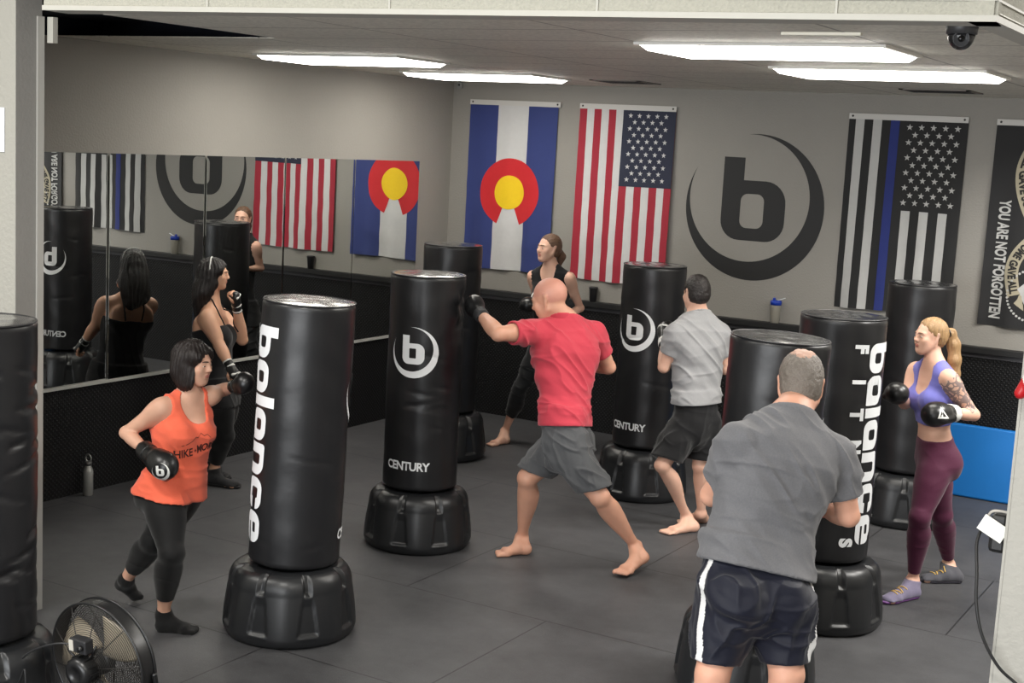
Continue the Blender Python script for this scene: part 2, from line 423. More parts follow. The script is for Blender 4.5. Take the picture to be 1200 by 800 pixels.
def vent(x, y, w, d, label):
    t = empty('ceiling_vent', (x, y, ZC)); tag(t, label, 'vent')
    f = MB()
    for lo, hi in (((-w,-d,-.008),(w,-d+.03,0)),((-w,d-.03,-.008),(w,d,0)),((-w,-d,-.008),(-w+.03,d,0)),((w-.03,-d,-.008),(w,d,0))): f.box(lo, hi)
    f.build('vent_frame', mat('vent_frame', (120,114,108), rough=.6), t)
    s = MB(); s.box((-w+.03,-d+.03,-.003),(w-.03,d-.03,-.001))
    for k in range(5): s.box((-w+.03,-d+.06+k*(2*d-.1)/5,-.009),(w-.03,-d+.075+k*(2*d-.1)/5,-.003))
    s.build('louvre', mat('vent_dark', (34,32,31), rough=.8), t)
vent(-2.56, 10.2, .25, .20, 'dark air vent in the ceiling above the black striped flag')
vent(-5.02, 10.1, .22, .2, 'dark air vent in the ceiling near the back corner')
lo_ = zat((916,37.5),ZC); hi_ = zat((1010,38.5),ZC)
tag(MB().box((-.17,-.012,-.012),(.17,.012,0)).build('ceiling_strip', mat('strip_white',(235,230,215),rough=.4)), 'thin white metal strip on the ceiling just behind the soffit edge', 'ceiling strip').location = ((lo_[0]+hi_[0])/2,(lo_[1]+hi_[1])/2,ZC)

# ------------------------------------------------------------------ wall logo: flat black painted shapes
def wall_logo():
    cx, cz, Rg = -4.21, 2.10, .607
    V = []; Fs = []
    for pv, pf in logo_parts():
        o = len(V); V += [(cx+x*Rg, YW-.002, cz+y*Rg) for x, y in pv]; Fs += [[i+o for i in q] for q in pf]
    tag(MB().add(V, Fs).build('wall_logo', mat('logo_paint', (24,24,25), rough=.6)), 'large black letter b in a crescent ring on the grey wall', 'wall logo')
wall_logo()

# ------------------------------------------------------------------ flags
def flag_wave(seed, W, Hh, amp):
    r = random.Random(seed); ph = [r.uniform(0, 6.28) for _ in range(6)]
    def w(u, v):
        g = (v/Hh)
        return .012 + amp*g*(.5+.5*math.sin(2*PI*u/(W*.52)+ph[0]+.8*g)) + amp*.5*g*math.sin(2*PI*u/(W*.27)+ph[1]) \
            + .0035*abs(((v+.05*math.sin(ph[4]))/.19) % 1 - .5) + .003*math.sin(v*23+u*9+ph[3])*g + .002*abs((u/.23) % 1-.5)
    return w
def cloth_mats(base): return [mat(f'flag_{k}', c, rough=.75, sheen=.2, noise=.05, nscale=30, bump=.12, bscale=250) for k, c in base]
def flag(label, group, x0, ztop, W, Hh, layers, mats, seed, amp=.02, skew=0.0, cat='flag'):
    """layers: list of ((verts2d, faces), material index, layer number) in (u right, v down)"""
    w = flag_wave(seed, W, Hh, amp); mb = MB()
    for (pv, pf), m, ly in layers:
        pts = [(x0+u-skew*v/Hh, YW-w(u, v)-.0026*ly, ztop-v+.006*math.sin(u*5+seed)*(v/Hh)) for u, v in pv]
        # orientation: faces look to -Y
        mb.add(pts, [q[::-1] for q in pf] if True else pf, m, True)
    t = mb.build('wall_flag', mats); tag(t, label, cat, group)
    h = MB()
    hp, hf = fill2d([[(0,-.0),(W,-.0),(W,.045),(0,.045)]], .08, None)
    h.add([(x0+u, YW-w(u,v)-.012, ztop-v) for u, v in hp], [q[::-1] for q in hf], 0)
    h.build('flag_header', mat('flag_header', (206,204,200), rough=.7), t)
    for gu in (.03, W-.03):
        g = MB(); n = 12; g.add([(x0+gu+.009*math.cos(2*PI*k/n), YW-w(gu,.02)-.014, ztop-.021+.009*math.sin(2*PI*k/n)) for k in range(n)], [list(range(n))], 0)
        g.build('grommet', mat('grommet', (46,44,40), rough=.4, metal=.6), t)
    return t
def rect(u0, v0, u1, v1, st=.03): return fill2d([[(u0,v0),(u1,v0),(u1,v1),(u0,v1)]], st, st)
def star(u, v, r):
    pts = []
    for k in range(10):
        a = -PI/2 + k*PI/5; rr = r if k % 2 == 0 else r*.4
        pts.append((u+rr*math.cos(a), v+rr*math.sin(a)))
    return fill2d([pts])
def stars_layer(u0, v0, u1, v1, r):
    out = []
    for row in range(11):
        n = 5 if row % 2 == 0 else 4
        for k in range(n):
            uu = u0+(u1-u0)*((k+.5)/5 if n == 5 else (k+1)/5); vv = v0+(v1-v0)*(row+.75)/11.5
            out.append((star(uu, vv, r), 1, 3))
    return out
W_, H_ = .93, 1.545
fl_red, fl_wht, fl_nvy = (160,32,52), (206,206,206), (30,36,58)
ls = []
for i in range(13):
    ls.append((rect(W_*i/13, .03, W_*(i+1)/13, H_), 0 if i % 2 == 0 else 1, 1))
CU0, CV1 = W_*6/13, .70
ls.append((rect(CU0, .03, W_, CV1), 2, 2)); ls += stars_layer(CU0+.03, .05, W_-.05, CV1-.02, .024)
flag('red and white striped flag with white stars on a navy corner', 'flags hung along the back wall',
     -5.885, 2.905, W_, H_, ls, cloth_mats([('red', fl_red), ('white', fl_wht), ('navy', fl_nvy)]), 3, .022)
ls = [(rect(0, .03, W_/3-.005, H_), 0, 1), (rect(W_/3-.005, .03, W_*2/3+.005, H_), 1, 1), (rect(W_*2/3+.005, .03, W_, H_), 0, 1)]
cu_, cv_, ro, ri_ = .465, .832, .312, .155
a0, a1 = PI/2+Rr(22), PI/2-Rr(22)+2*PI
cshape = [(cu_+ro*math.cos(a0+(a1-a0)*k/60), cv_+ro*math.sin(a0+(a1-a0)*k/60)) for k in range(61)] + [(cu_+ri_*.9*math.cos(a1-(a1-a0)*k/40), cv_+ri_*.9*math.sin(a1-(a1-a0)*k/40)) for k in range(41)]
ls.append((fill2d([cshape], .03, .03), 2, 2))
ls.append((fill2d([[(cu_+ri_*math.cos(2*PI*k/40), cv_+ri_*math.sin(2*PI*k/40)) for k in range(40)]], .03, .03), 3, 3))
flag('blue and white flag with a red C around a yellow disc', 'flags hung along the back wall',
     -7.035, 2.905, .955, 1.53, ls, cloth_mats([('blue', (44,58,118)), ('white', fl_wht), ('scarlet', (205,32,40)), ('gold', (246,206,20))]), 11, .02)
ls = []
for i in range(13):
    c = 0 if i % 2 == 0 else 1
    if i in (5,): c = 2
    ls.append((rect(W_*i/13, .03, W_*(i+1)/13, H_), c, 1))
ls = [(rect(0, .03, W_, H_), 0, 1)]
for a_, b_, c_ in ((.055,.125,1),(.195,.265,1),(.335,.405,2)):
    ls.append((rect(a_, .03, b_, H_), c_, 2))
for a_, b_ in ((.475,.545),(.62,.69),(.765,.835)): ls.append((rect(a_, .745, b_, H_), 1, 2))
ls += stars_layer(.44, .05, W_-.03, .725, .027)
flag('black and white striped flag with one blue stripe and white stars', 'flags hung along the back wall',
     -3.455, 2.905, W_, H_, ls, cloth_mats([('black', (20,20,21)), ('offwhite', (186,186,184)), ('line_blue', (24,40,112))]), 5, .024)
# black memorial flag at the right edge
def vert_text(s, size, u, v0, v1, sx=1.0, bold=0.0, step=.05):
    """text that reads downwards, tops of the letters to the right; centred between v0 and v1, baseline side at u"""
    pv, pf = text2d(s, size, sx, bold, step)
    xs = [x for x, y in pv]; ys = [y for x, y in pv]; L = max(xs)-min(xs); k = (v1-v0)/L
    x0_, y0_ = min(xs), min(ys)
    return [(u+(y-y0_), v0+(x-x0_)*k) for x, y in pv], [q[::-1] for q in pf]
def flipf(p): return p[0], [q for q in p[1]]
Wp, Hp = .93, 1.56
def strip2d(path, wd, st=.03):
    L = []; Rr_ = []
    for i, (u, v) in enumerate(path):
        a = path[max(0, i-1)]; b = path[min(len(path)-1, i+1)]; d = unit((b[0]-a[0], b[1]-a[1])); nrm = (-d[1], d[0])
        L.append((u+nrm[0]*wd/2, v+nrm[1]*wd/2)); Rr_.append((u-nrm[0]*wd/2, v-nrm[1]*wd/2))
    return fill2d([L+Rr_[::-1]], st, st)
def path_text(s, path, size, step=None, sx=1.0):
    """text laid along a path that runs downwards"""
    pv, pf = text2d(s, size, sx, .004, .03)
    xs = [x for x, y in pv]; x0_ = min(xs); L = max(xs)-x0_
    cum = [0]
    for i in range(1, len(path)): cum.append(cum[-1]+math.dist(path[i], path[i-1]))
    out = []
    for x, y in pv:
        s_ = (x-x0_)/L*cum[-1]*.94+cum[-1]*.03
        i = min(max(1, next((k for k in range(len(cum)) if cum[k] >= s_), len(cum)-1)), len(cum)-1)
        t = (s_-cum[i-1])/(cum[i]-cum[i-1]+1e-9); a, b = path[i-1], path[i]
        d = unit((b[0]-a[0], b[1]-a[1])); up = (d[1], -d[0])
        out.append((a[0]+(b[0]-a[0])*t+up[0]*y, a[1]+(b[1]-a[1])*t+up[1]*y))
    return out, [q[::-1] for q in pf]
ls = [(rect(0, .03, Wp, Hp), 0, 1)]
ls.append((vert_text('YOU ARE NOT FORGOTTEN', .115, .075, .60, 1.50, 1.0, .004, .03), 1, 2))
def bez(a, b, c, d, n=14):
    return [tuple((1-t)**3*a[i]+3*(1-t)**2*t*b[i]+3*(1-t)*t*t*c[i]+t**3*d[i] for i in (0,1)) for t in [k/n for k in range(n+1)]]
rb1 = bez((.27,.23),(.20,.36),(.20,.50),(.335,.74)); rb2 = bez((.33,.90),(.22,1.02),(.18,1.10),(.25,1.31))
ls += [(strip2d(rb1, .105), 2, 2), (strip2d(rb2, .10), 2, 2)]
ls += [(fill2d([[(.24,.30),(.33,.27),(.30,.10),(.26,.20)]]), 2, 2), (fill2d([[(.20,1.32),(.31,1.30),(.33,1.42),(.27,1.38)]]), 2, 2)]
ls += [(path_text('ALL GAVE SOME', rb1, .08), 3, 3), (path_text('SOME GAVE ALL', rb2, .08), 3, 3)]
ls.append((fill2d([[(.36+.045*math.cos(2*PI*k/20), .80+.055*math.sin(2*PI*k/20)) for k in range(20)]]), 4, 3))
for k in range(26):
    a_ = Rr(80+k*7.6); ls.append((fill2d([[(.40+.2*math.cos(a_)+.0095*math.cos(2*PI*j/8), 1.30+.2*math.sin(-a_)*-1+.0095*math.sin(2*PI*j/8)) for j in range(8)]]), 1, 2))
ls.append((fill2d([[(.27,1.26),(.33,1.20),(.36,1.25),(.42,1.28),(.46,1.36),(.40,1.42),(.33,1.37)]]), 1, 2))
ls.append((fill2d([[(.60,.95),(.66,.95),(.66,1.5),(.60,1.5)]]), 2, 2))
flag('black flag reading YOU ARE NOT FORGOTTEN with beige ribbons', 'flags hung along the back wall',
     -2.315, 2.90, Wp, Hp, ls, cloth_mats([('black2', (24,24,26)), ('offwhite', (186,186,184)), ('ribbon', (168,160,138)), ('ink', (30,29,27)), ('brass', (170,140,60))]), 9, .018)
# ================================================================== PUNCHING BAGS
M_vinyl = mat('black_vinyl', (25,25,27), rough=.36, spec=.5, noise=.12, nscale=6, bump=.12, bscale=14)
M_plastic = mat('black_plastic', (29,30,32), rough=.36, spec=.5, noise=.06, nscale=9, bump=.05, bscale=220)
M_print = mat('white_print', (226,228,230), rough=.5)
M_piping = mat('bag_piping', (34,34,36), rough=.4)
BR, BB, BT = .232, .376, 1.71
def base_r(r, z, t):
    if r < 1e-4: return r
    out = r
    a = ((t+PI/8) % (PI/4)) - PI/8                 # angle from the centre of the nearest recess
    if .05 < z < .275:
        hwid = Rr(9.6-4.2*(z-.06)/.2)
        e = min(1, max(0, (hwid-abs(a))/Rr(1.3)))
        zz = min(1, max(0, (z-.064)/.012))*min(1, max(0, (.262-z)/.05))
        out -= .014*e*zz
        rim = max(0, 1-abs(z-.058)/.010)*min(1, max(0, (Rr(9.5)-abs(a))/Rr(2)))
        out += .005*rim
    if z >= .262:
        e = min(1, max(0, (Rr(4.0)-abs(a))/Rr(1.2)))
        zz = min(1, max(0, (z-.262)/.015))*min(1, max(0, (.372-z)/.02))
        out -= .026*e*zz
    out += .004*math.cos(8*t+PI)*(1 if z > .02 else 0)
    return out
def bag_base_mesh():
    pr = [(.26,0),(.305,.0),(.322,.008),(.331,.022),(.336,.04)]
    for k in range(30):
        z = .05+.215*k/29; pr.append((.337-.026*((z-.05)/.215)**1.5, z))
    for k in range(1,15):
        t = k/14*PI/2; pr.append((.311-.062*(1-math.cos(t)), .265+.095*math.sin(t)))
    pr += [(.235,.364),(.215,.366),(.20,.362),(.12,.362),(0,.362)]
    return MB().lathe(pr, 256, rfun=base_r)
def bag_body_mesh(seed, dent=None, crease=1.0):
    r = random.Random(seed); mb = MB(); nz = 96; prof = []
    prof += [(0,BB),(BR-.03,BB),(BR-.012,BB+.004),(BR-.004,BB+.012)]
    for k in range(nz+1): prof.append((BR, BB+.02+(BT-BB-.04)*k/nz))
    prof += [(BR-.003,BT-.012),(BR-.008,BT-.004)]
    ph = [r.uniform(0,6.28) for _ in range(12)]
    cre = [(r.uniform(0,6.28), r.uniform(BB+.1,BT-.15), r.uniform(.25,.7), r.uniform(.25,.5)*r.choice((-1,1)), r.uniform(.004,.009)) for _ in range(int(16*crease))]
    def rf(rr, z, t):
        if rr < .15: return rr
        d = .0018*math.sin(3*t+ph[0]+z*2)+.0016*math.sin(9*z+ph[1]+2*t)+.0008*math.sin(31*z+ph[2]+3*math.sin(2*t+ph[3]))
        for (t0, z0, wt, sl, am) in cre:
            dt = (t-t0+PI) % (2*PI)-PI
            if abs(dt) < wt:
                q = (z-z0-sl*.12*dt)/.011
                if abs(q) < 3: d -= am*(.55+1.0*(crease > 2))*math.exp(-q*q)*(1-(dt/wt)**2)
        if dent:
            dt = (t-dent[0]+PI) % (2*PI)-PI; dz = z-dent[1]
            q = (dt*BR/.075)**2+(dz/.085)**2
            d -= dent[2]*math.exp(-q)
            ang = math.atan2(dz, dt*BR); rad = math.hypot(dt*BR, dz)
            d += .0055*math.sin(7*ang+1)*math.exp(-((rad-.11)/.05)**2)
        return rr+d*(1 if rr > BR-.006 else .6)
    mb.lathe(prof, 128, rfun=rf)
    return mb, rf
def wrap(parts, phi, z0, rf):
    """2-D shape (u along the circumference, v up) onto the bag"""
    V = []
    for u, v in parts[0]:
        t = phi+u/BR; z = z0+v; r = rf(BR, z, t % (2*PI))+.0032
        V.append((r*math.cos(t), r*math.sin(t), z))
    return V, parts[1]
BASE_ME = None
M_top = mat('top_vinyl', (40,40,42), rough=.24, spec=.7, coat=1.0, bump=.03, bscale=18)
M_top.node_tree.nodes['Principled BSDF'].inputs['Coat Roughness'].default_value = .18
def bag(x, y, label, seed, logo=None, word=None, tilt=(0,0), dent=None, crease=1.0, rz=None, top_w=1.0):
    """logo / word: angle to the right of the side that faces the room's opening, or None"""
    global BASE_ME
    fv = math.atan2(-y, -x)
    t = empty('punching_bag', (x, y, 0), 0); tag(t, label, 'punching bag', 'free-standing punching bags')
    if BASE_ME is None:
        b = bag_base_mesh().build('weighted_base', M_plastic, t); BASE_ME = b.data
    else:
        b = bpy.data.objects.new('weighted_base', BASE_ME); C.objects.link(b); b.parent = t
    b.rotation_euler.z = fv + (rz if rz is not None else Rr(seed*17 % 45))
    n = MB().lathe([(.09,.35),(.10,.352),(.10,.385),(.09,.39)], 32).build('neck', M_plastic, t)
    if dent: dent = ((fv+dent[0]) % (2*PI), dent[1], dent[2])
    mb, rf = bag_body_mesh(seed, dent, crease)
    bd = mb.build('padded_column', M_vinyl, t); bd.rotation_euler = (tilt[1], tilt[0], 0)
    ring = [( (BR-.004)*math.cos(2*PI*k/64), (BR-.004)*math.sin(2*PI*k/64), BT-.004) for k in range(64)]
    MB().tube(ring, .0045, 6, closed=True).build('top_piping', M_piping, bd)
    tp = MB(); nr, na = 14, 72; V = [(0,0,BT+.004)]; Fs = []
    rr_ = random.Random(seed+50); pa = [rr_.uniform(0,6.28) for _ in range(8)]
    for i in range(1, nr+1):
        q = i/nr
        for j in range(na):
            a = 2*PI*j/na; x_, y_ = BR*.985*q*math.cos(a), BR*.985*q*math.sin(a)
            zz = BT+.004*(1-q**3)-.004*q**8 + (1-q**6)*(.0016*math.sin(x_*38+pa[0]+2*math.sin(y_*21+pa[1]))+.0013*math.sin(y_*47+pa[2]+1.5*math.sin(x_*30+pa[3])))*top_w + .0022*math.sin(a*3+pa[4])*q*top_w
            V.append((x_, y_, zz))
    for j in range(na): Fs.append((0, 1+j, 1+(j+1)%na))
    for i in range(1, nr):
        for j in range(na): Fs.append((1+(i-1)*na+j, 1+i*na+j, 1+i*na+(j+1)%na, 1+(i-1)*na+(j+1)%na))
    tp.add(V, Fs, 0, True).build('top_panel', M_top, bd)
    if logo is not None:
        phi = fv+Rr(logo); lg = MB()
        for pt in logo_parts(True, .12, None): lg.add(*wrap(xf2d(pt, .156), phi, 1.245, rf), 0, True)
        lg.build('round_logo', M_print, bd)
        pv = text2d('CENTURY', .0735, .92, .0022, .012, spacing=.93)
        MB().add(*wrap(pv, phi-Rr(4), .535, rf), 0, True).build('brand_lettering', M_print, bd)
    if word is not None:
        phi = fv+Rr(word); xh = .130
        wd, L = word2d('balance', .10, None, None)
        wd = cut2d(wd[0], wd[1], None, .09)
        k = 1.10/L
        # reading direction runs down the bag, tops of the letters to the right
        V = [(y_*xh, -(x_*k)) for x_, y_ in wd[0]]
        MB().add(*wrap((V, wd[1]), phi, 1.585, rf), 0, True).build('club_lettering', M_print, bd)
        for i, ch in enumerate('FITNESS'):
            pv, pf = text2d(ch, .098, 1.0, .006, None)
            cx = (min(a for a, _ in pv)+max(a for a, _ in pv))/2
            pv, pf = cut2d([(a-cx, b_) for a, b_ in pv], pf, None, .012)
            sm = ([(-.055+b_, -(.03+1.055*i/6)-a) for a, b_ in pv], pf)
            MB().add(*wrap(sm, phi, 1.585, rf), 0, True).build('small_letter', M_print, bd)
    return t
bag(-4.415, 5.392, 'punching bag with white vertical club lettering, struck by the woman in orange', 2, logo=103, word=-82, tilt=(Rr(1.6),Rr(-.9)), rz=Rr(16.6))
bag(-4.796, 7.099, 'punching bag with white round logo, struck by the man in coral', 3, logo=-18.5, word=165, dent=(Rr(80),1.53,.03), rz=Rr(25))
bag(-6.03, 9.257, 'plain punching bag nearest the back corner, behind the bag struck by the man in coral', 5, logo=150)
bag(-4.247, 9.222, 'punching bag with white round logo facing the young man in light grey', 7, logo=-31, word=150, rz=Rr(14))
bag(-2.247, 7.367, 'punching bag with vertical lettering down its right side, facing the woman in lavender', 4, logo=-140, word=40, tilt=(Rr(-.2),0), rz=Rr(20))
bag(-2.225, 6.164, 'punching bag with creased top, half hidden behind the big man in dark grey', 6, logo=100, crease=1.5, rz=Rr(10), tilt=(Rr(1.4), Rr(-.8)))
bag(-2.47, 9.85, 'punching bag below the black striped flag, behind the woman in lavender', 8, logo=170)
lb = bag(-4.75, 3.75, 'wrinkled punching bag cut off by the left edge, beside the floor fan', 9, crease=5)

# ================================================================== SMALL THINGS
def place(o, loc, rz=0): o.location = loc; o.rotation_euler.z = rz; return o
# steel bottle on the floor by the rubber wall
def steel_bottle(x, y):
    t = empty('water_bottle', (x, y, 0)); tag(t, 'silver steel water bottle standing on the floor against the black rubber wall', 'water bottle')
    m = mat('steel', (186,186,182), rough=.32, metal=.45)
    MB().lathe([(.028,0),(.033,.004),(.033,.165),(.030,.18),(.021,.20),(.021,.212)], 32).build('bottle_body', m, t)
    c = MB().lathe([(.024,.210),(.024,.232),(.018,.238),(0,.239)], 24).build('cap', mat('cap_grey',(120,120,118),rough=.35,metal=.6), t)
    MB().tube([(.0+.026*math.cos(a), 0, .258+.026*math.sin(a)) for a in [Rr(-70+k*320/20) for k in range(21)]], .005, 8).build('carry_loop', mat('loop_grey',(190,190,188),rough=.3,metal=.8), t)
steel_bottle(-7.13, 6.52)
def shaker(x, y, z):
    t = empty('shaker_bottle', (x, y, z)); tag(t, 'clear shaker bottle with a blue lid on the wall ledge', 'shaker bottle')
    MB().lathe([(.032,0),(.036,.004),(.040,.12),(.042,.145),(.042,.150)], 32).build('cup', mat('shaker_cup',(176,172,160),rough=.35,trans=.35), t)
    MB().lathe([(.0,.150),(.046,.150),(.047,.178),(.043,.186),(.02,.19),(0,.19)], 32).build('blue_lid', mat('lid_blue',(24,60,170),rough=.4), t)
    sp = MB().lathe([(.012,.186),(.011,.208),(0,.209)], 16, M=Matrix.Translation((-.018,0,0))).build('spout', mat('lid_blue',(24,60,170)), t)
    MB().box((-.02,-.009,0),(.05,.009,.006), M=Matrix.Translation((.03,0,.192)) @ Matrix.Rotation(Rr(-22),4,'Y'), bev=.002).build('flip_cap', mat('flip_white',(225,228,232),rough=.4), t)
bw_ = lambda px, d: EYE+ray(px)*((YW-d)/ray(px)[1])
q = bw_((908,378), .04); shaker(q[0], YW-.040-.008, RB)
def tumbler(x, y, z):
    t = empty('tumbler', (x, y, z)); tag(t, 'black tumbler on the wall ledge under the red and white striped flag', 'tumbler')
    m = mat('tumbler_black',(26,26,28),rough=.35)
    MB().lathe([(.028,0),(.030,.003),(.037,.11),(.037,.115)], 28).build('cup', m, t)
    MB().lathe([(.041,.113),(.042,.128),(.036,.134),(0,.135)], 28).build('lid', mat('tumbler_lid',(38,38,41),rough=.3), t)
q = bw_((695,356), .04); tumbler(q[0], YW-.048, RB)
# blue mat leaning on the wall
def blue_mat():
    mb = MB(); mb.box((-.50,-.03,0),(.50,.03,.56), bev=.012)
    o = mb.build('exercise_mat', mat('mat_blue',(20,116,196),rough=.55,noise=.08,nscale=5,bump=.06,bscale=40))
    tag(o, 'blue exercise mat leaning on the back wall', 'exercise mat')
    o.location = (-1.98, 10.885, 0.003); o.rotation_euler = (Rr(-3),0,0)
blue_mat()
# dome camera
def dome_camera():
    p0 = zat((1128,29), ZC); t = empty('dome_camera', (p0[0], p0[1], ZC)); tag(t, 'dark grey dome security camera under the soffit', 'security camera')
    m = mat('camera_grey',(52,52,54),rough=.4)
    MB().lathe([(0,0),(.058,0),(.059,-.006),(.056,-.034),(.05,-.036),(0,-.036)], 40).build('mount_ring', m, t)
    pr = [(.050*math.cos(a), -.036-.056*math.sin(a)) for a in [PI/2*k/12 for k in range(13)]]; pr[-1] = (0, pr[-1][1])
    MB().lathe(pr, 40).build('dome', mat('dome_dark',(34,34,36),rough=.25), t)
    d = Vector(unit(-np.array([p0[0], p0[1], .5]))).to_track_quat('Z','Y').to_matrix().to_4x4()
    M = Matrix.Translation((0,0,-.05)) @ d
    e = MB().lathe([(0,.046),(.027,.046),(.029,.05),(.029,.034)], 28, M=M).build('lens_ring', mat('lens_ring',(70,70,72),rough=.3), t)
    MB().lathe([(.012,.047),(.012,.053),(.008,.057),(0,.058)], 20, M=M).build('lens', mat('lens',(8,8,10),rough=.08), e)
dome_camera()
def motion_sensor():
    p0 = bw_((537,100), .02); t = empty('wall_mounted_sensor', (p0[0]+.02, YW, p0[2])); tag(t, 'small grey motion sensor in the ceiling corner above the mirrors', 'motion sensor')
    MB().box((-.022,-.035,-.03),(.022,0,.03), bev=.006).build('housing', mat('sensor_grey',(150,150,148),rough=.5), t)
    MB().lathe([(.011,0),(.009,.008),(0,.011)], 16, M=Matrix.Translation((0,-.035,.004)) @ Matrix.Rotation(Rr(90),4,'X')).build('sensor_eye', mat('sensor_eye',(60,60,62),rough=.2), t)
motion_sensor()
# paper notice and blue tape
def notice():
    a = EYE+ray((6,126))*(4.641/ray((6,126))[1]); b = EYE+ray((6,178))*(4.641/ray((6,178))[1])
    o = MB().box((a[0]-.22,4.634,b[2]),(a[0],4.639,a[2])).build('paper_sign', mat('paper',(238,240,246),rough=.7)); tag(o, 'white paper notice on the pale wall at the left edge of the picture', 'notice')
notice()
def tape():
    a = zat((855,1),3.11); o = MB().box((-.055,-.003,0),(.055,0,.05), M=FM.copy() if False else None).build('masking_tape', mat('tape_blue',(30,90,190),rough=.6))
    tag(o, 'strip of blue masking tape on the textured soffit edge', 'tape'); d = float(np.dot((a-P0)[:2], fx[:2]))
    o.location = (P0[0]+fx[0]*d-fy[0]*.001, P0[1]+fx[1]*d-fy[1]*.001+.018, 3.1085); o.rotation_euler = (0, Rr(-3), math.atan2(fx[1], fx[0]))
tape()
# plug-in adapter with a white label and a black cord at the pier's edge
def adapter():
    c = EYE+ray((1174,614))*(4.93/ray((1174,614))[1]); t = empty('power_adapter', (-.90, 4.93, c[2]-.02)); tag(t, 'black power adapter with white paper tag and cord, beside the pale pier', 'power adapter')
    MB().box((-.02,-.045,-.075),(.04,.045,.06), bev=.014).build('adapter_body', mat('adapter_black',(24,24,25),rough=.4), t)
    M = Matrix.Translation((-.006,-.052,.012)) @ Matrix.Rotation(Rr(26),4,'Y')
    MB().box((-.046,-.003,-.03),(.046,.001,.03), M=M).build('paper_tag', mat('tag_white',(232,232,226),rough=.6), t)
    z0 = c[2]-.02
    pts = [(-.95,4.92,z0-.0),(-.955,4.88,z0-.05),(-.935,4.83,z0-.14),(-.92,4.80,z0-.24),(-.89,4.79,z0-.34),(-.83,4.80,z0-.44),(-.76,4.82,z0-.50),(-.62,4.83,z0-.60),(-.50,4.835,z0-.85),(-.46,4.835,.30),(-.45,4.83,.06),(-.40,4.80,.008),(-.15,4.74,.008)]
    pts = [(x+.90,y-4.93,z-z0) for x,y,z in pts]
    MB().tube(smooth_path(pts), .0055, 8).build('power_cord', mat('cord_black',(28,28,29),rough=.5), t)
    pts = [(-.035,-.03,.035),(-.02,-.03,.065),(.01,-.03,.072),(.045,-.03,.070)]
    MB().tube(smooth_path(pts), .005, 8).build('cable_loop', mat('cable_pale',(176,172,164),rough=.5), t)
def smooth_path(pts, n=8):
    P = [Vector(p) for p in pts]; out = []
    for i in range(len(P)-1):
        a, b, c, d = P[max(0,i-1)], P[i], P[i+1], P[min(len(P)-1,i+2)]
        for k in range(n):
            t = k/n; out.append(.5*((2*b)+(-a+c)*t+(2*a-5*b+4*c-d)*t*t+(-a+3*b-3*c+d)*t*t*t))
    out.append(P[-1]); return [p[:] for p in out]
adapter()
